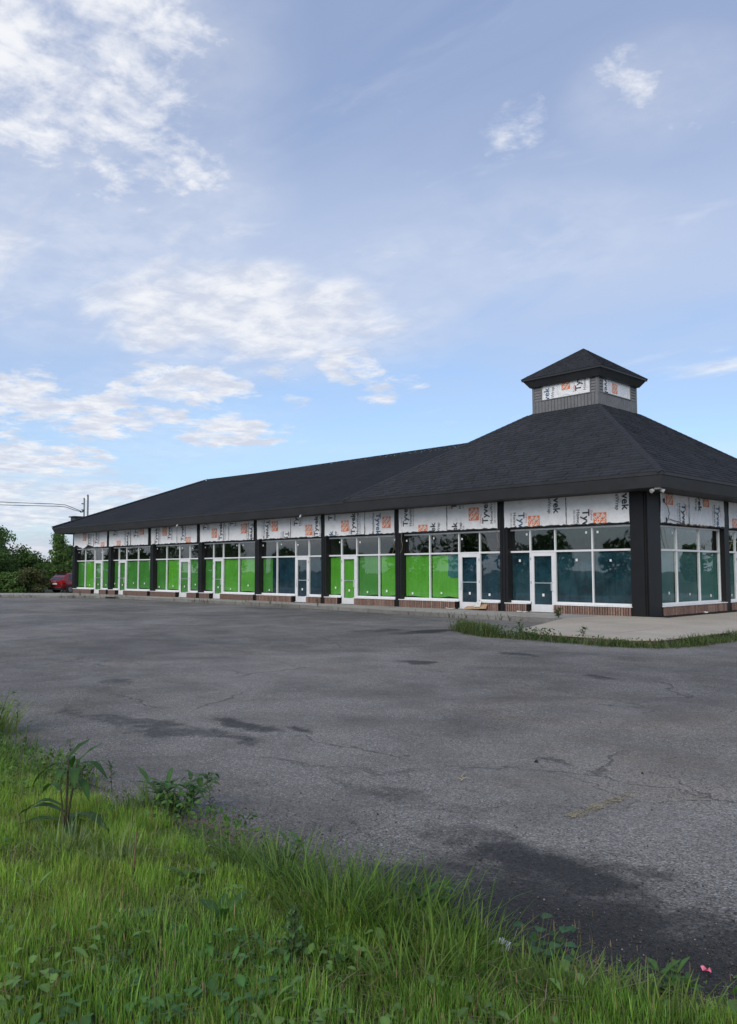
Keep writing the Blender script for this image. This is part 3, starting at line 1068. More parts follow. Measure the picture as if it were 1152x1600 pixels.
G0, G1, G2 = M_green
T, NV = M_teal, M_navy
bays = [
    ('A', [-5.55, -4.58, -3.52, -2.03, -.52], 'ndWW', [T, T, T, T], [('d', -4.91, 3.75), ('d', -3.4, 4.58), ('d', -2.24, 3.72), ('d', -.75, 4.56), ('L', -4.24, 3.36), ('L', -1.58, 3.34)], -2.89),
    ('B', [-11.0, -9.49, -7.95, -6.91, -5.9], 'WWdn', [G0, (G0, M_teal3, .60, 1.35), NV, NV], [('u', -10.5, 3.47), ('L', -9.65, 3.25), ('u', -8.98, 2.62), ('u', -7.84, 2.58), ('u', -7.85, 4.05), ('L', -7.0, 3.8), ('u', -6.32, 3.41)], -8.36),
    ('C', [-15.75, -14.85, -13.84, -12.43, -11.3], 'ndWW', [G0, G0, G2, G0], [('u', -15.23, 3.93), ('L', -14.37, 3.64), ('u', -13.71, 3.26), ('u', -15.18, 2.5), ('d', -12.36, 4.1), ('L', -11.74, 3.69)], -13.08),
    ('D', [-20.98, -19.61, -18.15, -17.15, -16.05], 'WWdn', [(G2, NV, .66, 0), NV, NV, NV], [('d', -20.21, 4.16), ('L', -19.51, 3.83), ('d', -18.67, 3.53), ('u', -17.73, 3.78), ('L', -16.9, 3.55), ('u', -16.24, 3.24)], -18.26),
    ('E', [-26.25, -25.25, -24.31, -22.86, -21.3], 'ndWW', [G2, G2, G0, G0], [('L', -24.85, 3.66), ('u', -24.12, 3.28), ('u', -25.65, 3.89), ('u', -23.06, 4.0), ('L', -22.12, 3.81), ('d', -21.55, 4.08)], -23.48),
    ('F', [-31.6, -30.16, -28.73, -27.63, -26.6], 'WWdn', [G2, G1, G2, G2], [('u', -30.88, 3.24), ('L', -30.04, 3.94), ('u', -29.4, 3.45), ('u', -27.96, 3.33), ('L', -27.46, 3.29)], -28.67),
    ('G', [-36.98, -36.03, -35.04, -33.54, -32.0], 'ndWW', [G2, G2, G2, G2], [('d', -34.6, 4.1), ('L', -35.68, 3.3), ('L', -32.71, 4.09), ('u', -33.4, 3.7), ('u', -36.08, 3.85)], -34.11),
    ('H', [-42.15, -40.82, -39.42, -38.32, -37.3], 'WWdn', [G2, G1, G2, G2], [('L', -40.52, 3.92), ('u', -38.69, 3.41), ('L', -37.87, 3.26), ('u', -39.78, 3.2)], -39.16)]
for i, (nm, us, pat, fl, wr, seam) in enumerate(bays):
    storefront(FL, us, pat, fl, None, 3 + i, pat == 'ndWW', nm in 'ABCD', wr, seam, stick_low=nm != 'A', torn=nm == 'H')
storefront(FR, [.93, 2.45, 4.21, 5.92], 'WWW', [M_teal2, M_teal2, M_teal3], None, 21, True, True,
           [('L', 1.55, 4.08), ('d', 2.45, 3.92), ('d', 3.73, 4.66), ('L', 4.38, 4.15), ('d', 5.24, 4.0)], 3.0)
storefront(FR, [6.36, 7.4, 8.45, 9.95, 11.45], 'ndWW', [M_teal2, M_teal2, M_teal2, M_teal2], None, 22, True, True,
           [('L', 6.87, 3.34), ('d', 7.56, 3.9), ('d', 9.6, 4.4), ('L', 10.5, 3.6)], 8.9)

# pillars with standing seams
for c in (-5.62, -11.08, -15.86, -21.02, -26.29, -31.55, -36.92, -42.20):
    w = .36 if c > -12 else .34
    p = MB(FL)
    a, d = c - w / 2, c + w / 2
    pts = [(a, -.22), (d, -.22), (d, .07), (d - .10, .07), (d - .105, .05), (d - .12, .05), (d - .125, .07), (a + .125, .07), (a + .12, .05), (a + .105, .05), (a + .10, .07), (a, .07)]
    V = [FL(u, b, z) for z in (.12, ZSOF + .02) for u, b in pts]
    k = len(pts)
    p2 = MB()
    p2.add(V, [tuple(range(k)), tuple(range(k, 2 * k))] + [(i, (i + 1) % k, k + (i + 1) % k, k + i) for i in range(k)])
    p2.o('pillar', M_pillar, B)
for c in (6.14, 11.72):
    MB(FR).box(c - .20, c + .20, -.22, .07, .12, ZSOF + .02).o('pillar', M_pillar, B)
# corner pillar: an L with a recessed groove on the corner
pts = [(-.50, .22), (-.50, -.07), (-.02, -.07), (-.02, -.03), (.03, -.03), (.03, .03), (.07, .03), (.07, .90), (-.22, .90), (-.22, .22)]
MB().prism(pts, .12, ZSOF + .02).o('corner_pillar', M_pillar, B)
# weak spot: holes in the wrap of the short side, with a loose cable hanging from one
for y, z in ((1.13, 3.95), (1.28, 3.32)):
    rr = random.Random(int(y * 100))
    k = 12
    q = [(y + .075 * rr.uniform(.5, 1.3) * math.cos(6.283 * i / k), z + .11 * rr.uniform(.5, 1.3) * math.sin(6.283 * i / k)) for i in range(k)]
    mk('wrap_hole', [FR(u, .106, zz) for u, zz in q], [tuple(range(k))], M_tape, B)
MB(FR).tube([(1.16, .10, 3.92), (1.2, .2, 3.75), (1.25, .22, 3.5), (1.27, .16, 3.36), (1.6, .13, 3.33), (2.1, .13, 3.28), (2.6, .12, 3.22)], .012, 5).o('loose_cable', M_cable, B)
for y0, y1, z in ((2.2, 3.3, 3.21), (3.6, 4.3, 3.2)):
    MB(FR).tube([(y0 + (y1 - y0) * i / 8, .135 + .02 * math.sin(i * 2.1), z + .035 * math.sin(i * 1.7)) for i in range(9)], .016, 5).o('loose_cable', M_wire, B)
for x in (-11.32, -5.9, -10.85):
    MB(FL).tube([(x, .08, 3.2), (x + .04, .16, 2.95), (x + .12, .18, 2.7), (x + .06, .14, 2.5), (x - .08, .1, 2.38)], .011, 5).o('loose_cable', M_wire, B)
MB(FR).tube([(6.7, -.1, 3.1), (6.95, -.08, 2.8), (6.8, -.08, 2.5), (6.6, -.09, 2.35)], .012, 5).o('loose_cable', M_wire, B)
MB(FR).tube([(1.5, -.1, 3.05), (1.6, -.09, 2.7), (1.75, -.1, 2.4)], .010, 5).o('loose_cable', M_wire, B)

# walls round the back, interior shell, floor, ceiling
sh = MB()
sh.box(-42.3, -42.1, .23, 12.9, .0, 4.19)
sh.o('end_wall', M_fascia, B)
MB().box(-42.1, -.3, 12.7, 12.9, .0, 4.19).o('rear_wall', M_inside, B)
MB().box(-42.1, -.26, .26, 12.7, .09, .125).o('floor', M_inside, B)
MB().box(-42.1, -.26, .26, 12.7, 3.62, 3.68).o('ceiling', M_inside, B)
MB().box(-42.1, -.5, 6.2, 6.3, .126, 3.62).o('partition', M_inside, B)
for x in (-11.08, -15.86, -21.02, -26.29, -31.55, -36.92, -5.62):
    MB().box(x - .06, x + .06, .3, 6.19, .126, 3.62).o('partition', M_inside, B)
MB().box(-42.1, -.3, .06, .24, ZTOP + .01, 4.19).o('header_wall', M_inside, B)
MB().box(-.24, -.06, .3, 12.7, ZTOP + .01, 4.19).o('header_wall', M_inside, B)
MB().box(-.24, -.06, 11.95, 12.9, .0, ZTOP).o('end_wall', M_fascia, B)

# --- soffit and fascia
MB().box(-43.35, -13.2, -.93, 14.0, 4.203, 4.26).o('soffit', M_soffit, B)
MB().box(-13.19, 1.07, -1.07, 13.0, 4.200, 4.262).o('soffit', M_soffit, B)


def fascia(path_out_top, path_out_bot, zt, zb, name='fascia'):
    """sloped fascia board with a drip strip along its top edge"""
    k = len(path_out_top)
    V, F = [], []
    for (x, y), (x2, y2) in zip(path_out_top, path_out_bot):
        V += [(x, y, zt), (x2, y2, zb)]
    for i in range(k - 1):
        F.append((2 * i, 2 * i + 1, 2 * i + 3, 2 * i + 2))
    o = mk(name, V, F, M_fascia, B)
    md = o.modifiers.new('thickness', 'SOLIDIFY')
    md.thickness = .03
    md.offset = 0
    return o


# pavilion
e, bt = 1.2, 1.08
fascia([(-13.25, 3.0), (-13.25, -e), (e, -e), (e, 13.2), (-6, 13.2)], [(-13.12, 3.0), (-13.12, -bt), (bt, -bt), (bt, 13.08), (-6, 13.08)], 4.555, 4.205)
fascia([(-13.28, 3.0), (-13.28, -e - .03), (e + .03, -e - .03), (e + .03, 13.23), (-6, 13.23)], [(-13.265, 3.0), (-13.265, -e - .015), (e + .015, -e - .015), (e + .015, 13.215), (-6, 13.215)], 4.655, 4.565, 'drip_edge')
# wing
fascia([(-13.27, -1.05), (-43.45, -1.05), (-43.45, 14.1)], [(-13.27, -.93), (-43.32, -.93), (-43.32, 14.1)], 4.53, 4.205)
fascia([(-13.29, -1.08), (-43.5, -1.08), (-43.5, 14.1)], [(-13.29, -1.065), (-43.485, -1.065), (-43.485, 14.1)], 4.62, 4.535, 'drip_edge')

# --- roofs
PE = [(-13.28, -1.23), (1.23, -1.23), (1.23, 13.23), (-13.28, 13.23)]
PC = [(-6.94, 3.85), (-3.85, 3.85), (-3.85, 6.94), (-6.94, 6.94)]
ZE, ZC = 4.655, 8.20
V = [(x, y, ZE) for x, y in PE] + [(x, y, ZC) for x, y in PC] + [(x, y, ZE - .02) for x, y in PE]
F = [(0, 1, 5, 4), (1, 2, 6, 5), (2, 3, 7, 6), (3, 0, 4, 7), (8, 11, 10, 9), (4, 5, 6, 7)]
pav = mk('pavilion_roof', V, F, M_shA, B)
WY0, WY1, WZE = -1.08, 14.28, 4.62
ZR = lambda x: 7.93 + (7.66 - 7.93) * (x + 35.84) / 22.0
V = [(-13.0, WY0, WZE), (-43.5, WY0, WZE), (-43.5, WY1, WZE), (-9, WY1, WZE), (-35.84, 6.6, ZR(-35.84)), (-9, 6.6, ZR(-9)), (-9, WY0 + 1, WZE + .43)]
F = [(0, 1, 4), (0, 4, 5, 6), (1, 2, 4), (2, 3, 5, 4)]
wing = mk('wing_roof', V, F, M_shB, B)


def shingles(name, A, Bp, C, Dp, expo, tabw, mat, parent, seed, lip=.034):
    """courses of shingles on the face A-B (eave, left to right), C-D (upper edge, right to left)"""
    r = np.random.default_rng(seed)
    A, Bp, C, Dp = (np.array(q, float) for q in (A, Bp, C, Dp))
    e = (Bp - A) / np.linalg.norm(Bp - A)
    nrm = np.cross(Bp - A, Dp - A)
    if np.linalg.norm(nrm) < 1e-9:
        nrm = np.cross(Bp - A, C - A)
    nrm /= np.linalg.norm(nrm)
    s = np.cross(nrm, e)
    L = lambda q: (np.dot(q - A, e), np.dot(q - A, s))
    (b0, b1), (c0, c1), (d0, d1) = L(Bp), L(C), L(Dp)
    top = max(c1, d1)
    VV, TT, CC = [], [], []
    k = 0
    nrow = int(top / expo) + 1
    for i in range(nrow):
        v0, v1 = i * expo, min((i + 1) * expo, top)
        if v1 - v0 < .02:
            continue
        lf = lambda v: d0 * v / d1
        rt = lambda v: b0 + (c0 - b0) * v / c1
        u = -r.uniform(0, tabw)
        vv0 = v0 + r.uniform(-.006, .006)
        um = b0 + .5
        while u < um:
            w = tabw * r.uniform(.55, 1.35)
            a, b = u + .004, u + w - .004
            u += w
            A0, B0, A1, B1 = max(a, lf(v0)), min(b, rt(v0)), max(a, lf(v1)), min(b, rt(v1))
            if B0 - A0 < .02 and B1 - A1 < .02:
                continue
            B0, B1 = max(B0, A0), max(B1, A1)
            hb = lip * r.uniform(.7, 1.3)
            dv = r.choice((0, 0, .02, -.015)) * expo * 3 if i else 0
            P = [A + e * A0 + s * (vv0 + dv) + nrm * hb, A + e * B0 + s * (vv0 + dv) + nrm * hb, A + e * B1 + s * (v1 + .01) + nrm * .006, A + e * A1 + s * (v1 + .01) + nrm * .006,
                 A + e * A0 + s * (vv0 + dv) + nrm * -.002, A + e * B0 + s * (vv0 + dv) + nrm * -.002]
            VV += P
            TT += [(k, k + 1, k + 2), (k, k + 2, k + 3), (k + 4, k + 5, k + 1), (k + 4, k + 1, k)]
            CC += [[r.uniform(0, 1)] * 3] * 6
            k += 6
    return tag(np_mesh(name, VV, TT, mat, np.array(CC), parent=parent), kind='stuff')


P3 = lambda q, z: (q[0], q[1], z)
shingles('shingle', P3(PE[0], ZE), P3(PE[1], ZE), P3(PC[1], ZC), P3(PC[0], ZC), .19, .36, M_shA, pav, 1)
shingles('shingle', P3(PE[1], ZE), P3(PE[2], ZE), P3(PC[2], ZC), P3(PC[1], ZC), .19, .36, M_shA, pav, 2)
shingles('shingle', P3(PE[3], ZE), P3(PE[0], ZE), P3(PC[0], ZC), P3(PC[3], ZC), .19, .36, M_shA, pav, 3)
zf = lambda y: WZE + (ZR(-24) - WZE) * (y - WY0) / (6.6 - WY0)
shingles('shingle', (-43.5, WY0, WZE), (-12.4, WY0, WZE), (-8.5, 6.6, ZR(-20)), (-35.84, 6.6, ZR(-35.84)), .15, .5, M_shB, wing, 4, .014)


# hip and ridge caps: overlapping cap pieces, each a part of its roof
def caps(p, q, parent, mat, step, w, lift=.03):
    p, q = Vector(p), Vector(q)
    d = (q - p)
    ln = d.length
    d.normalize()
    side = d.cross(Vector((0, 0, 1))).normalized()
    up = side.cross(d).normalized()
    k = int(ln / step)
    me = None
    for i in range(k):
        c = p + d * (i * step)
        if me is None:
            L = step * 1.15
            V = []
            for t, h in ((0, lift + .010), (L, lift)):
                V += [d * t + side * w + up * (h - w * .52), d * t + up * (h + .012), d * t - side * w + up * (h - w * .52), d * t + up * (h - .03)]
            me = mesh('cap', V, [(0, 1, 5, 4), (1, 2, 6, 5), (0, 3, 2, 1), (0, 4, 7, 3), (2, 3, 7, 6), (4, 5, 6, 7)], mat)
            a = me.attributes.new('Col', 'FLOAT_COLOR', 'POINT')
            a.data.foreach_set('color', [.5, .5, .5, 1] * 8)
        link('cap', me, parent, c)


caps((1.23, -1.23, ZE), (-3.85, 3.85, ZC), pav, M_shA, .24, .13)
caps((-13.28, -1.23, ZE), (-6.94, 3.85, ZC), pav, M_shA, .24, .13)
caps((1.23, 13.23, ZE), (-3.85, 6.94, ZC), pav, M_shA, .24, .13)
caps((-43.5, WY0, WZE), (-35.9, 6.6, ZR(-35.84) - .02), wing, M_shB, .30, .15, .09)
MB().tube([(-35.9, 6.6, ZR(-35.84) - .01), (-24, 6.6, ZR(-24) + .005), (-11.0, 6.6, ZR(-11) - .01)], .085, 6).o('ridge_cap', M_shB, wing)
# pale flashing along the far edge of the left hip
MB().tube([(-43.45, WY0 + .15, WZE + .11), (-36.0, 6.66, ZR(-35.84) + .09)], .035, 4).o('hip_flashing', M_flash, wing)
# dark box standing on the end slope of the wing
vb = MB().box(-43.75, -43.05, .35, 1.15, 4.5, 5.42).o('vent_box', M_fascia, B)
MB().box(-43.80, -43.0, .22, 1.20, 5.424, 5.50).o('vent_lid', M_fascia, vb)

# --- cupola
cu = MB().box(-6.91, -3.88, 3.88, 6.91, 8.0, 9.45).o('cupola', M_trim, B)


def cup_face(Tf, a, d, wa, wd, prints, seed):
    """siding boards round a window opening closed with house wrap"""
    zb, zt, wz0, wz1 = 8.15, 9.42, 8.72, 9.42
    k = 20
    p = (d - a) / k
    for i in range(k):
        q = a + p * i
        MB(Tf).box(q + .012, q + p - .012, .0, .030, zb, wz0 - .03).o('siding_board', M_siding, cu)
    for (s, t) in ((a + .09, wa - .04), (wd + .04, d - .09)):
        for j in range(6):
            z = wz0 - .02 + j * .118
            V = [(s, 0, z), (t, 0, z), (t, 0, z + .11), (s, 0, z + .11), (s, .038, z), (t, .038, z), (t, .014, z + .11), (s, .014, z + .11)]
            MB(Tf).add(V, [(0, 3, 2, 1), (4, 5, 6, 7), (0, 1, 5, 4), (1, 2, 6, 5), (2, 3, 7, 6), (3, 0, 4, 7)]).o('siding_board', M_siding, cu)
    for u in (a + .045, d - .045):
        MB(Tf).box(u - .045, u + .045, .0, .05, zb, zt).o('corner_trim', M_siding, cu)
    MB(Tf).ring(wa - .035, wd + .035, wz0 - .03, wz1 + .02, .035, .005, .055).o('window_trim', M_siding, cu)
    r = random.Random(seed)
    nu = 12
    V, F = [], []
    for j in range(4):
        for i in range(nu + 1):
            V.append(Tf(wa + (wd - wa) * i / nu, .012 + r.uniform(0, .004), wz0 + (wz1 - wz0) * j / 3))
    for j in range(3):
        for i in range(nu):
            F.append((j * 13 + i, j * 13 + i + 1, (j + 1) * 13 + i + 1, (j + 1) * 13 + i))
    mk('house_wrap', V, F, M_wrap, cu, smooth=True)
    rect = (wa + .01, wd - .01, wz0 + .01, wz1)
    for kk, u, z in prints:
        if kk == 'L':
            h = .20
            c0, c1 = max(z - h, rect[2]), min(z + h, rect[3])
            mk('logo', [Tf(u - h, .018, c0), Tf(u + h, .018, c0), Tf(u + h, .018, c1), Tf(u - h, .018, c1)], [(0, 1, 2, 3)], M_orange, cu)
            for body, ln, sx, of in (('THE', .22, -.12, .10), ('HOME', .42, -.21, -.04), ('DEPOT', .34, -.16, -.16)):
                lay_print('lettering', body, ln, (u + sx * .7, z + sx * .7), 'x', (u - h, u + h, c0, c1), Tf, .021, M_logo_w, cu, bold=.03, off=of)
        else:
            lay_print('lettering', 'Tyvek', .95, (u, z), kk, rect, Tf, .018, M_inkblue if kk == 'u' and u < -6 else M_ink, cu, bold=.018)
            lay_print('lettering', 'HomeWrap', .93, (u, z), kk, rect, Tf, .018, M_ink, cu, off=.23)
            lay_print('lettering', 'DuPont', .34, (u, z), kk, rect, Tf, .018, M_inkred, cu, off=-.28)


cup_face(lambda u, b, z: (u, 3.88 - b, z), -6.94, -3.85, -6.46, -4.20, [('L', -5.32, 9.2), ('u', -4.62, 8.86), ('u', -6.12, 8.28)], 5)
cup_face(lambda u, b, z: (-3.88 + b, u, z), 3.85, 6.94, 4.22, 6.42, [('L', 5.19, 9.0), ('d', 4.38, 9.55)], 6)
ZCE = 9.62
c0, c1 = -7.22, -3.52
d0, d1 = 3.52, 7.22


def cup_fascia(o_t, o_b, zt, zb, nm, mat):
    V = []
    for o_, z in ((o_t, zt), (o_b, zb)):
        V += [(c0 - o_, d0 - o_, z), (c1 + o_, d0 - o_, z), (c1 + o_, d1 + o_, z), (c0 - o_, d1 + o_, z)]
    o = mk(nm, V, [(0, 4, 5, 1), (1, 5, 6, 2), (2, 6, 7, 3), (3, 7, 4, 0), (4, 7, 6, 5)], mat, cu)
    return o


cup_fascia(0.0, -.22, ZCE - .015, 9.30, 'cupola_fascia', M_fascia)
cup_fascia(.025, .02, ZCE + .02, ZCE - .05, 'cupola_drip_edge', M_trim)
ap = (-5.4, 5.4, 10.98)
E4 = [(c0 - .03, d0 - .03, ZCE + .022), (c1 + .03, d0 - .03, ZCE + .022), (c1 + .03, d1 + .03, ZCE + .022), (c0 - .03, d1 + .03, ZCE + .022)]
croof = mk('cupola_roof', E4 + [ap], [(0, 1, 4), (1, 2, 4), (2, 3, 4), (3, 0, 4), (3, 2, 1, 0)], M_shA, cu)
cr2 = croof
for i in range(4):
    a_, b_ = E4[i], E4[(i + 1) % 4]
    t_ = tuple(ap[k] + (b_[k] - ap[k]) * .004 for k in range(3))
    s_ = tuple(ap[k] + (a_[k] - ap[k]) * .004 for k in range(3))
    shingles('cupola_shingle', a_, b_, t_, s_, .165, .36, M_shA, cu, 30 + i)
    # hip of the cupola as one thin cap strip
    MB().tube([a_, ap], .035, 4).o('cupola_hip', M_shA, cu)

# --- fittings on the eaves
fl = MB().box(.86, 1.02, -1.02, -.86, 4.14, 4.20).o('floodlight', M_lamp, B)
for (x, y, dx, dy) in ((.80, -1.0, -.04, -.09), (1.0, -.80, .09, .04)):
    d = Vector((dx, dy, -.05)).normalized()
    p = Vector((x, y, 4.11))
    MB().tube([p - d * .05, p - d * .03, p + d * .03, p + d * .075, p + d * .08], [.025, .05, .06, .07, .05], 12).o('lamp_head', M_lamp, fl, smooth=False)
for x in (-16.45, -27.2):
    MB().tube([(x, -.95, 4.20), (x, -.97, 4.15), (x, -1.0, 4.10), (x, -1.02, 4.07)], [.035, .042, .045, .02], 10).o('security_sensor', M_lamp, B)  # small white sensors under the eave, not lamps

# --- service masts and overhead cables at the left end
for (y, zt, r) in ((1.27, 6.80, .055), (1.54, 7.04, .065)):
    mm = MB().tube([(-43.62, y, 2.0), (-43.62, y, zt - .08), (-43.62, y, zt)], [r, r, r * .9], 8).o('service_mast', M_steel, B)
    MB().tube([(-43.62, y, zt - .02), (-43.64, y - .02, zt + .05), (-43.66, y - .05, zt + .02)], [r * 1.3, r * 1.1, r * .8], 8).o('weather_head', M_steel, mm)
    if y < 1.4:
        for k, z in enumerate((6.0, 6.45)):
            MB().tube([(-43.62, y, z), (-43.64, y - .10, z), (-43.65, y - .20, z)], [.03, .05, .03], 8).o('insulator', M_steel, mm)
        MB().tube([(-43.6, y - .03, 6.02), (-43.62, y - .12, 5.86), (-43.6, y - .26, 5.84), (-43.62, y - .3, 5.92)], .05, 6).o('cable_clamp', M_cable, mm)


def cable(p0, p1, sag, tail, label):
    pts = [Vector(p0).lerp(Vector(p1), i / 24) - Vector((0, 0, sag * 4 * (i / 24) * (1 - i / 24))) for i in range(25)]
    pts = [Vector(t) for t in tail] + pts
    tag(MB().tube([tuple(p) for p in pts], .022, 5).o('overhead_cable', M_cable), label, 'cable', 'overhead cables to the left end of the building')


cable((-44.4, -.6, 6.38), (-47.6, -19.5, 6.72), .14, [(-43.64, 1.07, 5.9), (-43.8, .75, 6.05), (-44.1, .1, 6.33)], 'upper of two black overhead cables running left from the roof mast')
cable((-44.3, -.45, 6.22), (-47.6, -19.5, 6.35), .14, [(-43.66, 1.0, 5.88), (-43.8, .6, 5.98), (-44.05, .1, 6.18)], 'lower of two black overhead cables running left from the roof mast')
up = tag(empty('utility_pole', (-47.7, -19.6, -.3)), 'bare wooden utility pole carrying the two overhead cables', 'utility pole')
MB().tube([(0, 0, 0), (0, 0, 4), (0, 0, 8.2)], [.15, .13, .11], 8).o('pole', M_bark, up)
MB().box(-.06, .06, -.7, .7, 7.1, 7.2).o('crossarm', M_bark, up)


# ------------------------------------------------------------------ trees
def leaf_soup(C, N_, size, col, seed, jitter=.18, flat=.0):
    """small pointed leaf faces at the points C"""
    r = np.random.default_rng(seed)
    k = len(C)
    d = r.normal(0, 1, (k, 3))
    d /= np.linalg.norm(d, axis=1)[:, None]
    e = r.normal(0, 1, (k, 3))
    e -= d * np.sum(e * d, 1)[:, None]
    e /= np.linalg.norm(e, axis=1)[:, None]
    s = size * r.uniform(.55, 1.3, k)[:, None]
    V = np.stack([C - d * s, C + e * s * .48, C + d * s, C - e * s * .48], 1).reshape(-1, 3)
    i = np.arange(k)[:, None] * 4
    T_ = np.concatenate([i + [0, 1, 2], i + [0, 2, 3]], 0)
    c = np.array(col)[None, :] * (1 + r.normal(0, jitter, (k, 1))).clip(.4, 1.8)
    c = np.repeat(c, 4, 0)
    return V, T_, c


def tree(name, label, cat, x, y, z, h, rad, trunk, seed, col, nleaf, size, group=None, shape='round', gap=.0, nl=14):
    r = np.random.default_rng(seed)
    root = tag(empty(name, (x, y, z)), label, cat, group)
    tr = MB()
    top = h * .86
    pts = [(.03 * h * math.sin(i * 1.3 + seed) * (i / 6), .03 * h * math.cos(i * 1.7 + seed) * (i / 6), top * i / 6) for i in range(7)]
    r0 = max(.05, h * .022)
    tr.tube(pts, [r0 * (1 - .13 * i) for i in range(7)], 6)
    cents = []
    for k in range(nl):
        t = trunk + (1 - trunk) * (k + .5) / nl
        a = k * 2.4 + r.uniform(-.4, .4)
        zz = h * (t * .88)
        env = {'round': math.sin(math.pi * min(1, (t - trunk) / (1 - trunk) * .86 + .10)) ** .7, 'spire': (1.12 - t) * .95, 'bush': math.sqrt(max(.05, 1 - (t * .95) ** 2))}[shape]
        ln = rad * env * r.uniform(.6, 1.12)
        i = min(5, int(zz / top * 6))
        p0 = Vector(pts[i]).lerp(Vector(pts[i + 1]), min(1, max(0, zz / top * 6 - i)))
        tip = p0 + Vector((math.cos(a) * ln, math.sin(a) * ln, (.22 if shape != 'spire' else .05) * ln + r.uniform(0, .15) * h * .4))
        mid = p0.lerp(tip, .5) + Vector((0, 0, -.04 * ln))
        tr.tube([p0, mid, tip], [r0 * .42, r0 * .26, r0 * .08], 5, cap=False)
        for s in np.linspace(.28, 1.0, 5):
            q = p0.lerp(tip, s)
            cents.append((q.x, q.y, q.z, (.20 + .16 * (1 - abs(s - .6))) * rad * r.uniform(.6, 1.15)))
    cents.append((pts[6][0], pts[6][1], h * .93, .16 * rad))
    cents = np.array(cents)
    tr.o('trunk', M_bark, root, smooth=True)
    idx = r.integers(0, len(cents), nleaf)
    off = r.normal(0, 1, (nleaf, 3))
    off /= np.linalg.norm(off, axis=1)[:, None]
    off *= (r.uniform(0, 1, nleaf) ** .45)[:, None]
    P = cents[idx, :3] + off * cents[idx, 3][:, None] * np.array([1, 1, .8])
    P[:, 2] = np.maximum(P[:, 2], .05)
    Vv, Tt, cc = leaf_soup(P, None, size, col, seed + 1)
    tone = (1 + .22 * r.normal(0, 1, len(cents)))[idx].clip(.55, 1.6)
    cc = cc * np.repeat(tone, 4)[:, None]
    np_mesh('crown', Vv, Tt, M_tree, cc, parent=root)
    return root


DG, MG, LG = (.078, .140, .042), (.105, .185, .052), (.066, .110, .026)
TZ = -.26
tree('leafy_tree', 'big dark leafy tree at the far left edge of the lot', 'tree', -58.4, .2, TZ, 5.75, 2.7, .10, 41, DG, 11500, .115, shape='round', nl=20)
tree('leafy_tree', 'slim pointed tree rising behind the red car by the building end', 'tree', -58.7, 6.1, TZ, 5.6, 1.8, .16, 42, MG, 6000, .105, shape='spire', nl=24)
tree('leafy_tree', 'low rounded tree between the big dark tree and the slim one', 'tree', -65.5, 6.0, TZ, 3.6, 2.2, .08, 43, DG, 8000, .13, nl=16)
tree('leafy_tree', 'tree half hidden by the end pillar, under the eave tip', 'tree', -62.0, 8.6, TZ, 4.3, 1.9, .12, 44, DG, 8000, .125, nl=16)
tree('bush', 'brownish green bush left of the red car', 'bush', -55.4, 2.3, TZ, 2.0, 1.7, .02, 45, (.095, .105, .042), 5500, .10, shape='bush', nl=14)
tree('bush', 'dark bush close behind the red car', 'bush', -57.5, 6.9, TZ, 2.7, 1.8, .02, 46, DG, 6500, .12, shape='bush', nl=14)
tree('bush', 'mid green bush in front of the big dark tree', 'bush', -55.6, .7, TZ, 1.7, 1.5, .02, 47, MG, 5000, .11, shape='bush', nl=12)
tree('leafy_tree', 'feathery little tree standing up from the bushes left of centre gap', 'tree', -67.5, 4.6, TZ, 4.5, 1.2, .15, 48, DG, 4500, .12, shape='spire', nl=18)
tree('leafy_tree', 'tall tree cut off by the left frame behind the big dark tree', 'tree', -62.5, -1.0, TZ, 5.6, 2.6, .10, 49, MG, 9000, .14, nl=18)


def woodland(label, path, n_, hmin, hmax, seed, col, leaf=.32, per=1100):
    r = np.random.default_rng(seed)
    VV, TT, CC, k = [], [], [], 0
    for i in range(n_):
        t = (i + r.uniform(-.4, .4)) / n_ * (len(path) - 1)
        a = int(np.clip(t, 0, len(path) - 2))
        p = np.array(path[a]) + (np.array(path[a + 1]) - np.array(path[a])) * (t - a)
        p = p + r.normal(0, 2.5, 2)
        h = r.uniform(hmin, hmax)
        w = h * r.uniform(.28, .45)
        m_ = per
        q = r.normal(0, 1, (m_, 3))
        q /= np.linalg.norm(q, axis=1)[:, None]
        q *= (r.uniform(0, 1, m_) ** .4)[:, None]
        c = np.stack([p[0] + q[:, 0] * w, p[1] + q[:, 1] * w, -.3 + h * .52 + q[:, 2] * h * .5], 1)
        lump = fbm(c[:, 0] * .9 + i, c[:, 1] * .9 + c[:, 2] * 1.1, seed + i)
        c = c[lump > -.35]
        v, tt, cc = leaf_soup(c, None, leaf, np.array(col) * r.uniform(.75, 1.25), seed + i)
        VV.append(v); TT.append(tt + k); CC.append(cc)
        k += len(v)
    tag(np_mesh('woodland', np.concatenate(VV), np.concatenate(TT), M_tree, np.concatenate(CC)), label, kind='stuff')


woodland('distant dark wood closing the horizon beyond the left end of the building', [(-95, -14), (-92, 6), (-86, 22), (-70, 40), (-40, 52)], 34, 3.0, 4.4, 61, DG, .26, 1400)
woodland('leafy trees across the road, mirrored in the shop windows', [(-112, -20), (-100, -44), (-72, -62), (-40, -72), (-10, -74), (16, -70)], 40, 4.5, 8.6, 62, DG, .40, 800)
woodland('unseen trees to the right, standing in for the dark building mirrored in the short shopfront', [(34, 40), (40, 58), (34, 78), (16, 92)], 14, 4, 7.5, 63, DG, .40, 900)  # trees added out of view as the dark reflection in the right panes

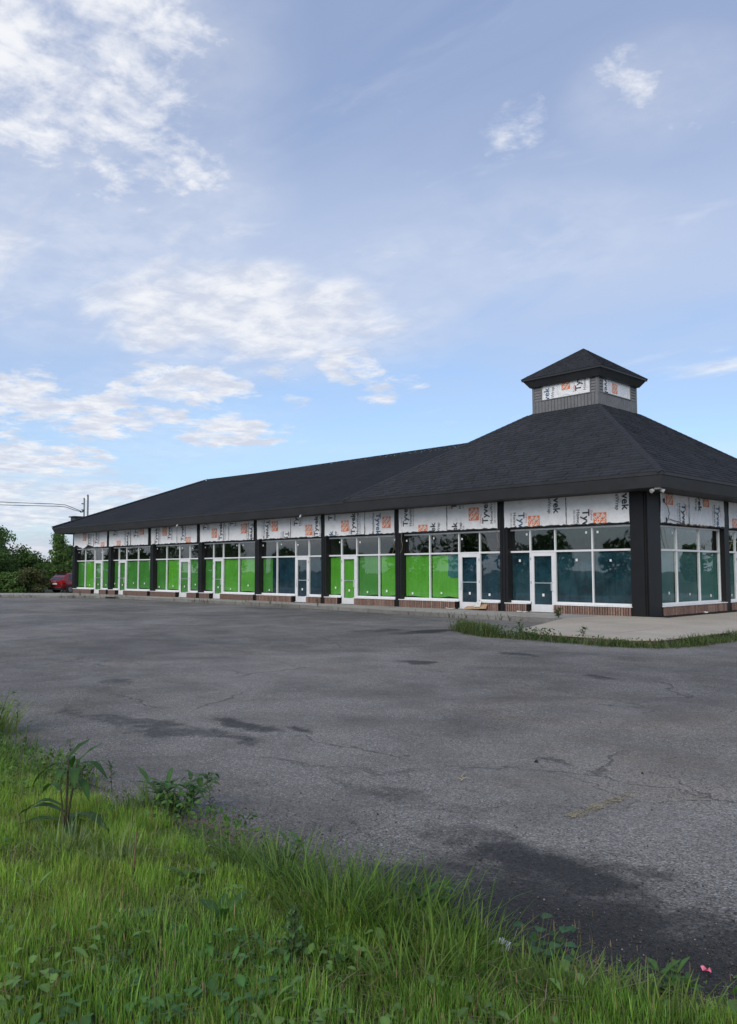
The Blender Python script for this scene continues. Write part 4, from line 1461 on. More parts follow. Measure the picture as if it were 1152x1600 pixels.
# ------------------------------------------------------------------ red car
hd = R(103)
cp = Vector((-54.0, 4.35)) + Vector((math.cos(hd + math.pi / 2), math.sin(hd + math.pi / 2))) * .86 - Vector((math.cos(hd), math.sin(hd))) * .08
car = tag(empty('car', (cp.x, cp.y, -.24), hd), 'dark red hatchback parked past the left end of the building', 'car')
car.scale = (1.07, 1.07, 1.07)
M_car = pmat('red_car_paint', (0.18, 0.013, 0.018), 0.22, 0.1, 0.5, 0.05, 3, coat=.8)
M_cglass = pmat('car_glass', (0.015, 0.018, 0.022), 0.05, 0, 0.9)
M_tyre = pmat('tyre_rubber', (0.015, 0.015, 0.015), 0.85)
M_plastic = pmat('black_plastic', (0.02, 0.02, 0.021), 0.6)
M_tail = pmat('tail_lamp_red', (0.32, 0.015, 0.012), 0.15, 0, 0.6)
M_chrome = pmat('chrome_strip', (0.6, 0.6, 0.6), 0.2, 0.9)


def loft(rings):
    k = len(rings[0])
    V = [p for r_ in rings for p in r_]
    F = [(i * k + j, i * k + (j + 1) % k, (i + 1) * k + (j + 1) % k, (i + 1) * k + j) for i in range(len(rings) - 1) for j in range(k)]
    F += [tuple(range(k))[::-1], tuple(range((len(rings) - 1) * k, len(rings) * k))]
    return MB().add(V, F)


def body_ring(x, w, zl, zb):
    h = [(-.80, zl), (-.97, zl + .10), (-1.0, zl + (zb - zl) * .55), (-.985, zb - .06), (-.93, zb)]
    return [(x, a * w, z) for a, z in h] + [(x, -a * w, z) for a, z in reversed(h)]


body = loft([body_ring(*q) for q in ((0.0, .74, .42, .86), (.05, .82, .34, .98), (.22, .87, .30, 1.04), (.9, .90, .26, 1.02), (2.2, .90, .25, .98), (3.2, .89, .26, .96), (3.9, .86, .28, .90), (4.25, .78, .32, .78), (4.36, .66, .40, .66))])
body.o('body', M_car, car, smooth=True)
cab = [(.10, .78, 1.00, 1.03), (.36, .74, 1.0, 1.34), (.60, .70, 1.0, 1.555), (.85, .69, 1.0, 1.60), (1.7, .68, .98, 1.61), (2.3, .66, .96, 1.53), (2.75, .68, .95, 1.26), (3.15, .74, .94, .97)]
rings = []
for x, w, zb, zt in cab:
    wb = .845
    rings.append([(x, -wb, zb), (x, -w - (wb - w) * .45, zb + (zt - zb) * .55), (x, -w, zt - .05), (x, -w * .86, zt), (x, w * .86, zt), (x, w, zt - .05), (x, w + (wb - w) * .45, zb + (zt - zb) * .55), (x, wb, zb)])
loft(rings).o('cabin', M_car, car, smooth=False)


def panel(name, P, mat, off):
    q = [Vector(p) for p in P]
    nn = (q[1] - q[0]).cross(q[2] - q[0]).normalized()
    c = sum(q, Vector()) / len(q)
    if nn.dot(c - Vector((1.8, 0, .9))) < 0:
        nn = -nn
    k = len(q)
    V = [tuple(p + nn * off) for p in q] + [tuple(p - nn * .02) for p in q]
    return MB().add(V, [tuple(range(k)), tuple(range(k, 2 * k))] + [(i, (i + 1) % k, k + (i + 1) % k, k + i) for i in range(k)]).o(name, mat, car)


panel('rear_window', [(.15, -.66, 1.09), (.15, .66, 1.09), (.55, .58, 1.50), (.55, -.58, 1.50)], M_cglass, .02)
panel('windscreen', [(3.02, -.66, 1.05), (3.02, .66, 1.05), (2.36, .56, 1.50), (2.36, -.56, 1.50)], M_cglass, .02)
for s in (-1, 1):
    panel('side_window', [(.62, s * .845, 1.08), (1.28, s * .845, 1.07), (1.28, s * .735, 1.50), (.80, s * .735, 1.48)], M_cglass, .015)
    panel('side_window', [(1.34, s * .845, 1.06), (2.2, s * .842, 1.04), (2.16, s * .73, 1.46), (1.34, s * .735, 1.50)], M_cglass, .015)
    tl = MB().add([(.02, s * .52, .98), (.00, s * .52, .78), (.03, s * .83, .76), (.28, s * .885, .84), (.24, s * .88, 1.02), (.06, s * .80, 1.02)], [(0, 1, 2, 5), (5, 2, 3, 4)]).o('tail_light', M_tail, car)
    md = tl.modifiers.new('thickness', 'SOLIDIFY')
    md.thickness = .05
    md.offset = 0
    for x in (.78, 3.42):
        w = MB().tube([(x, s * .68, .32), (x, s * .70, .32), (x, s * .86, .32), (x, s * .89, .32)], [.29, .325, .325, .28], 22).o('wheel', M_tyre, car)
        MB().tube([(x, s * .84, .32), (x, s * .90, .32)], [.20, .19], 18).o('rim', M_steel, w)
        MB().tube([(x, s * .80, .36), (x, s * .882, .36)], [.375, .372], 22).o('wheel_arch', M_plastic, car)
MB().box(-.055, .35, -.80, .80, .30, .46).o('bumper', M_plastic, car)
MB().box(-.07, .02, -.70, .70, .455, .49).o('chrome_strip', M_chrome, car)
MB().box(-.035, .0, -.26, .26, .70, .82).o('licence_plate', M_sticker, car)
MB().box(.47, .74, -.60, .60, 1.555, 1.60).o('roof_spoiler', M_car, car)


# ------------------------------------------------------------------ grass
def blades(P, z, h, w, az, lean, curl, col, tipc=None, up=1.0):
    """curved tapering blades; all arrays per blade"""
    k = len(P)
    ts = np.array([0, .38, .74, 1.0])
    wd = np.array([.85, 1.0, .62, 0])
    dx, dy = np.cos(az), np.sin(az)
    sx, sy = -dy, dx
    VV, CC = [], []
    for t, q in zip(ts, wd):
        out = h * (lean * t + curl * t * t)
        zz = up * h * t * np.sqrt(np.clip(1 - (lean * .6 + curl * t * .7) ** 2, .12, 1))
        cx, cy = P[:, 0] + dx * out, P[:, 1] + dy * out
        c = col * (1 + .28 * (t - .4)) if tipc is None else col * (1 - t) + tipc * t
        if q > 0:
            for s in (-1, 1):
                VV.append(np.stack([cx + sx * w * q * s * .5, cy + sy * w * q * s * .5, z + zz], 1))
                CC.append(c)
        else:
            VV.append(np.stack([cx, cy, z + zz], 1))
            CC.append(c)
    V_ = np.stack(VV, 1).reshape(-1, 3)
    C_ = np.stack(CC, 1).reshape(-1, 3)
    i = np.arange(k)[:, None] * 7
    T_ = np.concatenate([i + q for q in ([0, 1, 3], [0, 3, 2], [2, 3, 5], [2, 5, 4], [4, 5, 6])], 0)
    return V_, T_, C_


def in_view(x, y, margin=1.12):
    px, py = x - CAM.x, y - CAM.y
    dep = px * -.7194 + py * .6947
    lat = px * .69466 + py * .71934
    return (dep > 0.9) & (np.abs(lat) < dep * .4465 * margin + .25)


def sow(nn, x0, x1, y0, y1, r, near=3.2):
    x = r.uniform(x0, x1, nn)
    y = r.uniform(y0, y1, nn)
    e = bank_edge(x) + .10 * r.normal(0, 1, nn) * (r.random(nn) < .35)
    d = np.hypot(x - CAM.x, y - CAM.y)
    keep = (y < e) & (d > 1.5) & (r.random(nn) < np.where(in_view(x, y), np.clip((6.5 / d) ** .8, .5, 1.0), .10))
    return x[keep], y[keep]


r = np.random.default_rng(101)
# fine mown-and-regrown grass
x, y = sow(900000, 0.5, 15, -26.5, -21.9, r)
k = len(x)
n1 = fbm(x * 1.5, y * 1.5, 21)
n2 = fbm(x * 3.3, y * 3.3, 22)
n3 = fbm(x * .8, y * .8, 23)
keep = r.random(k) < np.clip(.72 + .75 * n2, .10, 1)
x, y, n1, n2, n3 = (q[keep] for q in (x, y, n1, n2, n3))
k = len(x)
n9 = fbm(x * 7.0, y * 7.0, 27)
h = (.082 + .025 * n1 + .022 * n3 + .040 * n9) * r.uniform(.6, 1.35, k)
h = np.clip(h, .035, .26)
ca, cb, cc_, cd = np.array([.125, .225, .036]), np.array([.180, .262, .046]), np.array([.080, .180, .040]), np.array([.25, .20, .095])
q = np.clip(.5 + .6 * n1 + .25 * r.normal(0, 1, k), 0, 1)[:, None]
c = ca * (1 - q) + cb * q
q2 = np.clip(.6 * n3 + .2 * r.normal(0, 1, k), 0, 1)[:, None]
c = c * (1 - q2) + cc_ * q2
dry = (r.random(k) < np.clip(.07 + .16 * n2, .02, .35))[:, None]
n12 = fbm(x * 2.6, y * 2.6, 29)
c = c * (1 + .30 * np.stack([n12 * .6 + .45, n12 * .35 + .60, .35 - n12 * .2], 1)).clip(.45, 1.6)
c = np.where(dry, cd * r.uniform(.6, 1.2, (k, 1)), c) * r.uniform(.65, 1.4, (k, 1)) * (1.12 + .25 * n9[:, None].clip(-1, 1))
gv = blades(np.stack([x, y], 1), bank_h(x, y) - .005, h, r.uniform(.0022, .0050, k), r.uniform(0, 6.28, k), r.uniform(-.05, .38, k), r.uniform(0, .38, k), c)
tag(np_mesh('grass', *gv[:2], M_grass, gv[2]), 'short bright green grass with seed heads covering the bank', kind='stuff')
print('fine blades', k)

# long darker grass towards the asphalt edge and in tufts
VV, TT, CC, o_ = [], [], [], 0


def push(t):
    global o_
    VV.append(t[0]); TT.append(t[1] + o_); CC.append(t[2])
    o_ += len(t[0])


x, y = sow(70000, 0.5, 15, -26.5, -21.9, r)
k = len(x)
e = bank_edge(x) - y
n4 = fbm(x * 1.2, y * 1.2, 31)
lft = np.clip((9.2 - x) / 1.5, 0, 1)
keep = r.random(k) < np.clip((.30 + .35 * lft) * np.exp(-e / .30) * (1 + 1.3 * n4) + .20 * (n4 > .40) + .03, 0, 1)
x, y, e, n4, lft = (q[keep] for q in (x, y, e, n4, lft))
k = len(x)
h = (.135 + .05 * n4 + .07 * lft) * r.uniform(.6, 1.4, k)
c = np.array([.085, .165, .038]) * r.uniform(.65, 1.5, (k, 1)) + np.array([.05, .03, 0]) * r.random((k, 1))
push(blades(np.stack([x, y], 1), bank_h(x, y) - .005, h, r.uniform(.0035, .0075, k), r.uniform(0, 6.28, k), r.uniform(0, .4, k), r.uniform(.1, .75, k), c))
# fine leafy growth along the ragged edge
xe = r.uniform(2.5, 12, 9000)
ne = fbm(xe * 2.2, xe * .4, 37)
xe = xe[r.random(len(xe)) < np.clip(.35 + .8 * ne, .03, 1) * np.where(xe < 9.2, 1, .45)]
ye = bank_edge(xe) + r.normal(-.02, .10, len(xe))
ze = np.maximum(bank_h(xe, ye), 0) + r.uniform(.01, 1, len(xe)) ** 1.4 * np.where(xe < 9.2, .24, .14) * (1 + .4 * fbm(xe * 3, xe, 38))
v, tt, c3 = leaf_soup(np.stack([xe, ye, ze], 1), None, .020, (.085, .170, .038), 39, .3)
push((v, tt, c3))
# tufts
for (tx, ty, nb, hh, sp, cc2) in [(9.66, -22.42, 700, .34, .20, (.052, .120, .032)), (10.05, -22.36, 900, .36, .24, (.045, .118, .022)), (10.42, -22.34, 900, .34, .26, (.045, .120, .020)),
                                  (10.75, -22.36, 600, .27, .22, (.048, .115, .022)), (9.30, -22.40, 450, .26, .18, (.060, .125, .030)), (10.25, -22.62, 700, .30, .24, (.055, .130, .02)),
                                  (7.90, -22.18, 520, .25, .22, (.042, .105, .024)), (4.30, -21.98, 700, .46, .26, (.095, .180, .030)), (11.25, -22.40, 420, .17, .26, (.05, .12, .02)),
                                  (11.6, -22.35, 420, .16, .26, (.055, .12, .022)), (9.0, -22.95, 260, .25, .16, (.075, .140, .050)), (8.55, -23.05, 300, .24, .17, (.085, .145, .060)),
                                  (10.9, -22.75, 500, .25, .25, (.05, .125, .02)), (6.2, -22.25, 380, .24, .3, (.065, .12, .03)), (5.3, -22.15, 380, .24, .22, (.05, .11, .03)), (6.9, -22.3, 300, .2, .25, (.07, .12, .03))]:
    p = r.normal(0, 1, (nb, 2)) * sp * .55 + [tx, ty]
    hz = hh * .74 * r.uniform(.45, 1.3, nb)
    out = np.arctan2(p[:, 1] - ty, p[:, 0] - tx) + r.normal(0, .7, nb)
    nb = int(nb * .48)
    p, hz, out = p[:nb], hz[:nb], out[:nb]
    push(blades(p, np.maximum(bank_h(p[:, 0], p[:, 1]), 0) - .005, hz, r.uniform(.0045, .0095, nb), out, r.uniform(.05, .35, nb), r.uniform(.15, .8, nb), (np.array(cc2) * np.array([1.6, 1.28, 1.4]) + np.array([.045, .035, .0]) * r.random((nb, 1))) * r.uniform(.6, 1.6, (nb, 1))))
tag(np_mesh('tall_grass', np.concatenate(VV), np.concatenate(TT), M_grass, np.concatenate(CC)), 'long dark blades of grass hanging over the edge of the asphalt', kind='stuff')

# seed stalks: thin upright stems with a narrow head
VV, TT, CC, o_ = [], [], [], 0
x, y = sow(22000, 0.5, 15, -26, -21.95, r)
n5 = fbm(x * 1.3, y * 1.3, 41)
keep = r.random(len(x)) < np.clip(.30 + .5 * n5, .05, .9)
x, y = x[keep], y[keep]
k = len(x)
h = r.uniform(.10, .25, k) + .09 * (r.random(k) < .12)
az = r.uniform(0, 6.28, k)
cs = np.array([.135, .165, .045]) * r.uniform(.7, 1.3, (k, 1))
push(blades(np.stack([x, y], 1), bank_h(x, y), h, np.full(k, .0022), az, r.uniform(0, .25, k), r.uniform(0, .2, k), cs))
ln = r.uniform(0, .25, k)
hp = np.stack([x + np.cos(az) * h * ln, y + np.sin(az) * h * ln], 1)
push(blades(hp, bank_h(x, y) + h * .88, r.uniform(.02, .05, k), r.uniform(.0025, .005, k), az, ln, np.zeros(k), np.array([.20, .145, .085]) * r.uniform(.6, 1.4, (k, 1))))
tag(np_mesh('seed_stalks', np.concatenate(VV), np.concatenate(TT), M_grass, np.concatenate(CC)), 'thin pale seed stalks standing through the grass', kind='stuff')

# dry straw: pale old stalks lying flat
VV, TT, CC, o_ = [], [], [], 0
for (sx_, sy_, rx, ry, nn) in [(8.75, -22.10, .5, .07, 260), (9.15, -22.16, .35, .06, 240), (9.7, -22.10, .35, .04, 120), (6.6, -22.75, .35, .25, 260), (7.8, -23.0, .3, .2, 320), (8.35, -23.15, .3, .2, 300),
                               (11.15, -22.15, .25, .08, 200), (11.55, -22.05, .25, .05, 120), (9.6, -23.1, .3, .25, 160), (8.9, -22.75, .5, .3, 420), (9.9, -22.75, .5, .3, 300), (10.6, -23.0, .5, .3, 300), (7.2, -22.6, .5, .3, 420), (11.0, -22.6, .4, .25, 260), (9.3, -23.4, .6, .3, 320), (6.0, -22.5, .3, .2, 160), (8.4, -22.05, .3, .1, 120), (9.0, -23.3, .5, .4, 200)]:
    p = r.normal(0, 1, (nn, 2)) * [rx, ry] * .7 + [sx_, sy_]
    z = np.maximum(bank_h(p[:, 0], p[:, 1]), .004) + r.uniform(.002, .05, nn)
    L = r.uniform(.06, .24, nn)
    a = r.uniform(0, 6.28, nn)
    push(blades(p, z, L, r.uniform(.0022, .0045, nn), a, np.full(nn, .86), r.uniform(.0, .25, nn), np.array([.30, .25, .15]) * r.uniform(.45, 1.15, (nn, 1)), None, .16))
tag(np_mesh('dry_straw', np.concatenate(VV), np.concatenate(TT), M_straw, np.concatenate(CC)), 'pale dry straw matted between the grass and the asphalt', kind='stuff')


# ------------------------------------------------------------------ broad leaved weeds
def leaf(V, T_, C_, base, az, L, w, rise, droop, col, r, fold=.25, seg=6, wave=.0):
    """one leaf blade: two rows of faces either side of a midrib"""
    o = len(V)
    base = np.array(base, float)
    d = np.array([math.cos(az), math.sin(az), 0])
    s = np.array([-d[1], d[0], 0])
    for i in range(seg + 1):
        t = i / seg
        p = base + d * L * t * (1 - .18 * droop * t) + np.array([0, 0, L * (rise * t - droop * t * t)])
        ww = w * (math.sin(math.pi * min(1, t * .93 + .05)) ** .75) * .5
        wz = ww * fold + wave * w * math.sin(i * 2.1 + az)
        V += [p + s * ww + [0, 0, wz], p, p - s * ww + [0, 0, ww * fold - wave * w * math.sin(i * 1.7)]]
        cc = np.array(col) * r.uniform(.9, 1.1)
        C_ += [cc, cc * 1.25, cc]
        if i:
            a = o + 3 * (i - 1)
            T_ += [(a, a + 1, a + 4), (a, a + 4, a + 3), (a + 1, a + 2, a + 5), (a + 1, a + 5, a + 4)]


def weed(name, label, cat, x, y, z, stems, leaves, col, seed, stemcol=None, group=None, wave=.08, rad=.006):
    """stems: list of (az, lean, height); leaves: list of (stem, t, az, L, w, rise, droop)"""
    r = random.Random(seed)
    root = tag(empty(name, (x, y, z)), label, cat, group)
    tops = []
    for (az, lean, h) in stems:
        pts = [(math.cos(az) * lean * h * t, math.sin(az) * lean * h * t, h * t * (1 - .1 * lean)) for t in (0, .35, .7, 1)]
        MB().tube(pts, [rad, rad * .85, rad * .65, rad * .35], 6).o('stem', stemcol or M_stem, root, smooth=True)
        tops.append(pts)
    for (si, t, az, L, w, rise, droop) in leaves:
        if tops:
            pt = tops[si]
            q = t * 3
            i = min(2, int(q))
            p = [pt[i][k] + (pt[i + 1][k] - pt[i][k]) * (q - i) for k in range(3)]
        else:
            p = (0, 0, .01)
        V, T_, C_ = [], [], []
        leaf(V, T_, C_, p, az, L, w, rise, droop, np.array(col) * r.uniform(.75, 1.3), r, wave=wave)
        np_mesh('leaf', np.array(V), np.array(T_), M_leaf, np.array(C_), smooth=True, parent=root)
    return root


# ground cover: clover, dandelion and plantain leaves low in the grass
V, T_, C_ = [], [], []
gr = random.Random(17)
x, y = sow(90000, 0.5, 15, -26, -21.95, r)
n10 = fbm(x * 2.1, y * 2.1, 33)
n11 = fbm(x * .9, y * .9, 34)
kk = r.random(len(x)) < np.clip(.12 + .55 * n10, .01, .5)
x, y, n10, n11 = x[kk], y[kk], n10[kk], n11[kk]
hb_ = bank_h(x, y)
for i in range(min(len(x), 4200)):
    big = gr.random() < .30
    L = gr.uniform(.04, .085) if big else gr.uniform(.022, .045)
    w = L * (gr.uniform(.22, .45) if big else gr.uniform(.7, 1.0))
    c0_ = (.070, .165, .040) if n11[i] > .1 else (.115, .205, .050)
    k_ = gr.uniform(.65, 1.35)
    leaf(V, T_, C_, (x[i], y[i], hb_[i] + gr.uniform(.02, .10)), gr.uniform(0, 6.28), L, w, gr.uniform(-.1, .9), gr.uniform(.1, .7), tuple(v * k_ for v in c0_), gr, seg=3)
tag(np_mesh('ground_cover', np.array(V), np.array(T_), M_leaf, np.array(C_)), 'low clover and dandelion leaves mixed through the grass', kind='stuff')

zz = lambda x, y: float(max(bank_h(np.array(x), np.array(y)), 0.0))
rr = random.Random(5)
# the dock by the left side: two dark stems with long arching leaves
dx, dy = 8.22, -22.92
weed('dock_plant', 'tall dock weed with dark stems and long arching leaves in the left grass', 'weed', dx, dy, zz(dx, dy),
     [(2.4, .10, .46), (.9, .14, .44), (3.6, .12, .30)],
     [(0, .95, 2.6, .20, .055, .35, .75), (0, .9, 3.9, .26, .06, .25, .8), (0, 1, 1.6, .14, .05, .9, .3), (0, .8, 5.4, .16, .05, .5, .6),
      (1, .95, .6, .24, .06, .55, .85), (1, .9, 5.8, .20, .06, .45, .8), (1, 1, 1.2, .15, .045, .95, .3), (1, .6, 1.0, .17, .05, .5, .5), (1, .75, .1, .2, .055, .4, .9),
      (0, .3, 3.8, .34, .07, .45, .55), (0, .2, 4.2, .30, .065, .3, .35), (1, .25, .4, .34, .07, .5, .62), (1, .15, 6.0, .28, .065, .4, .5), (2, .9, 3.3, .22, .05, .6, .8), (2, .6, 3.9, .26, .06, .5, .7), (0, .1, 2.4, .24, .06, .6, .5)],
     (.040, .095, .020), 71, rad=.009, stemcol=pmat('dark_dock_stem', (.045, .040, .020), .7, 0, .3, .3, 20))
x, y = 9.22, -23.02
weed('dead_stalk', 'single brown broken stalk standing in the middle of the grass', 'weed', x, y, zz(x, y), [(1.0, .06, .27), (2.2, .25, .12)],
     [(0, .2, 3.3, .12, .04, .3, .5), (0, .25, 5.8, .14, .04, .3, .5), (0, .9, 2.0, .06, .02, .5, .5)], (.075, .12, .03), 72, rad=.007, stemcol=pmat('brown_stalk', (.14, .095, .05), .8, 0, .2, .3, 20))
# rosettes with broad leaves
for i, (x, y, nl, L, w, c, lab) in enumerate([
        (9.42, -22.82, 9, .13, .055, (.085, .160, .030), 'rosette of rounded bright leaves right of the brown stalk'),
        (9.95, -22.98, 8, .12, .060, (.055, .125, .030), 'low weed with broad dark leaves near the middle of the grass'),
        (8.05, -22.62, 7, .15, .050, (.070, .145, .025), 'pale upright leaves beside the foot of the dock'),
        (10.55, -22.80, 9, .11, .055, (.060, .130, .025), 'flat weed of oval leaves in the right hand grass'),
        (9.70, -23.28, 8, .12, .050, (.075, .140, .035), 'small rosette low down in the grass left of the thistle')]):
    weed('broadleaf_weed', lab, 'weed', x, y, zz(x, y) + .02, [], [(0, 0, 6.283 * k / nl + rr.uniform(-.3, .3), L * rr.uniform(.7, 1.2), w * rr.uniform(.8, 1.2), rr.uniform(.5, 1.1), rr.uniform(.3, .8)) for k in range(nl)], c, 80 + i, group='broad leaved weeds in the grass')
# thistle like plant low at the bottom
x, y = 10.42, -22.98
lv = []
for k in range(34):
    t = k / 34
    lv.append((0, t, k * 2.4, .10 * (1.15 - t), .028, .6, .5))
weed('thistle', 'pale green thistle with layered spiny leaves at the bottom of the grass', 'weed', x, y, zz(x, y), [(0, .05, .24)], lv, (.080, .150, .050), 90, wave=.35)
# leafy clump at the asphalt edge
x, y = 8.06, -22.06
lv = [(rr.randint(0, 5), rr.uniform(.2, 1), rr.uniform(0, 6.28), rr.uniform(.07, .15), rr.uniform(.022, .04), rr.uniform(.2, .9), rr.uniform(.2, .7)) for k in range(150)]
weed('leafy_weed', 'bushy dark green weed clump where grass meets the asphalt', 'weed', x, y, zz(x, y), [(k * 1.05, .75, rr.uniform(.20, .34)) for k in range(6)], lv, (.052, .120, .028), 91, rad=.004)
for i, (x, y, h, nl, lab) in enumerate([(9.35, -22.16, .20, 60, 'leafy weed leaning onto the asphalt right of the bushy clump'), (10.35, -22.12, .22, 70, 'leafy weed in the long grass left of the crumpled white bag'),
                                        (6.75, -22.12, .22, 60, 'leafy weed at the asphalt edge right behind the dock'), (11.5, -22.02, .12, 46, 'low leafy weed beside the pink wrapper')]):
    lv = [(rr.randint(0, 4), rr.uniform(.2, 1), rr.uniform(0, 6.28), rr.uniform(.045, .10), rr.uniform(.014, .03), rr.uniform(.2, .9), rr.uniform(.2, .7)) for k in range(nl)]
    weed('leafy_weed', lab, 'weed', x, y, zz(x, y), [(k * 1.25 + i, .6, h * rr.uniform(.6, 1.1)) for k in range(5)], lv, (.060, .130, .030), 140 + i, rad=.0035)
x, y = 4.45, -21.98
lv = [(rr.randint(0, 4), rr.uniform(.3, 1), rr.uniform(0, 6.28), rr.uniform(.07, .15), rr.uniform(.02, .04), rr.uniform(.2, .9), rr.uniform(.2, .7)) for k in range(80)]
weed('leafy_weed', 'bright leafy weed clump at the far left end of the bank', 'weed', x, y, zz(x, y), [(k * 1.25, .30, rr.uniform(.34, .56)) for k in range(5)], lv, (.085, .180, .032), 92, rad=.004)
# thin tall single weeds against the asphalt
for i, (x, y, h, lab) in enumerate([(4.95, -21.95, .42, 'tallest thin weed poking up before the asphalt on the far left'), (5.25, -21.98, .26, 'short thin weed next to the tallest one on the left'),
                                    (6.35, -22.05, .27, 'thin weed standing alone left of the dock'), (7.15, -22.08, .22, 'small seeding weed between the dock and the bushy clump'),
                                    (8.35, -22.0, .26, 'slender weed at the right of the bushy dark clump')]):
    lv = [(0, rr.uniform(.2, 1), rr.uniform(0, 6.28), rr.uniform(.03, .07), rr.uniform(.008, .018), rr.uniform(.2, .9), rr.uniform(.1, .5)) for k in range(26)]
    weed('thin_weed', lab, 'weed', x, y, zz(x, y), [(i * 1.3, .08, h)], lv, (.050, .095, .028), 100 + i, group='thin weeds at the edge of the asphalt', rad=.0035)
# round leaved creeper near the white bag
x, y = 10.98, -22.10
lv = []
st = []
for k in range(16):
    st.append((rr.uniform(0, 6.28), rr.uniform(.3, 1.1), rr.uniform(.08, .17)))
    lv.append((k, 1, rr.uniform(0, 6.28), .055, .055, .1, .15))
    lv.append((k, .6, rr.uniform(0, 6.28), .045, .045, .2, .15))
weed('creeper', 'round leaved creeper beside the crumpled white bag', 'weed', x, y, zz(x, y), st, lv, (.045, .105, .040), 93, rad=.0025, wave=.02)

# weeds on the kerb and the apron
for i, (x, y, h, nl, lab, sz) in enumerate([
        (-1.75, -2.45, .44, 70, 'leafy green weed growing from the sidewalk joint near the corner door', .13), (.55, -7.7, .34, 30, 'upright weed at the left tip of the tan apron', .10),
        (2.75, -8.35, .34, 18, 'lone leaning weed on the tan apron edge', .12),
        (-16.95, -2.30, .46, 34, 'dark weed on the kerb by the fourth pillar from the corner', .08), (-13.9, -2.10, .36, 44, 'low weed in the kerb before the green papered door', .08),
        (-31.9, -1.5, .24, 26, 'small weed on the kerb at the far shopfronts', .09), (-35.6, -2.6, .30, 34, 'weed clump on the kerb before the last shopfront', .10)]):
    ns = 4
    lv = [(rr.randint(0, ns - 1), rr.uniform(.15, 1), rr.uniform(0, 6.28), sz * rr.uniform(.6, 1.3), sz * .35, rr.uniform(.1, .9), rr.uniform(.1, .7)) for k in range(nl)]
    weed('kerb_weed', lab, 'weed', x, y, .125 if i != 1 else .05, [(k * 1.6 + i, .25 + .1 * (i == 2), h * rr.uniform(.6, 1.05)) for k in range(ns)], lv, (.045, .100, .025), 120 + i, group='weeds along the kerb and apron', rad=.005)

# verge: grass and weeds growing in the joint between apron and asphalt
VV, TT, CC, o_ = [], [], [], 0
path = [(-1.75, -7.35), (-.6, -8.15), (.4, -8.62), (2.2, -8.72), (3.9, -8.78), (4.6, -8.45), (4.85, -7.7), (4.95, -5.3), (5.0, -2), (5.0, 6), (5.0, 14)]
seglen = [math.dist(a, b) for a, b in zip(path, path[1:])]
for (a, b), L in zip(zip(path, path[1:]), seglen):
    nn = int(L * 620)
    t = r.random(nn)
    p = np.array(a) + (np.array(b) - np.array(a)) * t[:, None] + r.normal(0, .13, (nn, 2))
    n6 = fbm(p[:, 0] * 1.7, p[:, 1] * 1.7, 55)
    n7 = fbm(p[:, 0] * .9, p[:, 1] * .9, 56)
    hh = np.clip(.14 + .10 * n6 + (.11 if a[0] < .3 else 0), .05, .45) * r.uniform(.4, 1.5, nn)
    kk = r.random(nn) < np.clip(.72 + .6 * n7 + .35 * n6 + (.4 if a[0] < .3 else 0), .12, 1)
    p, hh = p[kk], hh[kk]
    nn = len(p)
    cg = np.array([.085, .125, .042]) * r.uniform(.6, 1.35, (nn, 1)) + (r.random((nn, 1)) < .16) * np.array([.12, .08, .035])
    push(blades(p, np.full(nn, .0), hh, r.uniform(.008, .018, nn), r.uniform(0, 6.28, nn), r.uniform(0, .5, nn), r.uniform(0, .6, nn), cg))
    m_ = int(L * (260 if a[0] < 1.5 else 90))
    t = r.random(m_)
    p = np.array(a) + (np.array(b) - np.array(a)) * t[:, None] + r.normal(0, .11, (m_, 2))
    z = r.uniform(.02, .30 if a[0] < 1.5 else .2, m_)
    v, tt, cc3 = leaf_soup(np.concatenate([p, z[:, None]], 1), None, .032, (.075, .125, .036), 77)
    push((v, tt, cc3))
tag(np_mesh('verge_weeds', np.concatenate(VV), np.concatenate(TT), M_grass, np.concatenate(CC)), 'ragged strip of weeds between the tan apron and the asphalt', kind='stuff')
# low growth along the kerb joint and the far verge
VV, TT, CC, o_ = [], [], [], 0
for (xa, xb, dens) in ((-46, -30, 60), (-30, -6, 16), (-6, -1.5, 30)):
    nn = int((xb - xa) * dens)
    x = r.uniform(xa, xb, nn)
    n8 = fbm(x * .7, x * .2, 58)
    x = x[r.random(nn) < np.clip(.2 + .9 * n8, .02, 1)]
    nn = len(x)
    y = np.array([kerb_y(q) for q in x]) + r.choice([-.03, .16], nn) + r.normal(0, .03, nn)
    push(blades(np.stack([x, y], 1), np.zeros(nn), r.uniform(.12, .30, nn), r.uniform(.012, .03, nn), r.uniform(0, 6.28, nn), r.uniform(0, .5, nn), r.uniform(0, .6, nn), np.array([.055, .085, .028]) * r.uniform(.6, 1.3, (nn, 1))))
tag(np_mesh('kerb_grass', np.concatenate(VV), np.concatenate(TT), M_grass, np.concatenate(CC)), 'thin grass sprouting along the kerb joint', kind='stuff')
nn = 42000
x = r.uniform(-66, -43, nn)
y = r.uniform(-12, 5, nn)
rad = np.hypot(x + 10, y + 5)
kk = (rad > 45.0) & (y < (x + 66) * .5 + 3) & (y > -14 - (x + 46) * .55)
kk &= ((x - CAM.x) * .69466 + (y - CAM.y) * .71934) / ((x - CAM.x) * -.7194 + (y - CAM.y) * .6947) < -.392
x, y = x[kk], y[kk]
nn = len(x)
gv = blades(np.stack([x, y], 1), far_h(x, y), (.30 + .14 * fbm(x * .5, y * .5, 59)) * r.uniform(.5, 1.4, nn), r.uniform(.03, .07, nn), r.uniform(0, 6.28, nn), r.uniform(0, .4, nn), r.uniform(0, .5, nn),
            np.array([.055, .100, .026]) * r.uniform(.6, 1.4, (nn, 1)))
tag(np_mesh('verge_grass', *gv[:2], M_grass, gv[2]), 'rough long grass before the trees past the kerb end', kind='stuff')

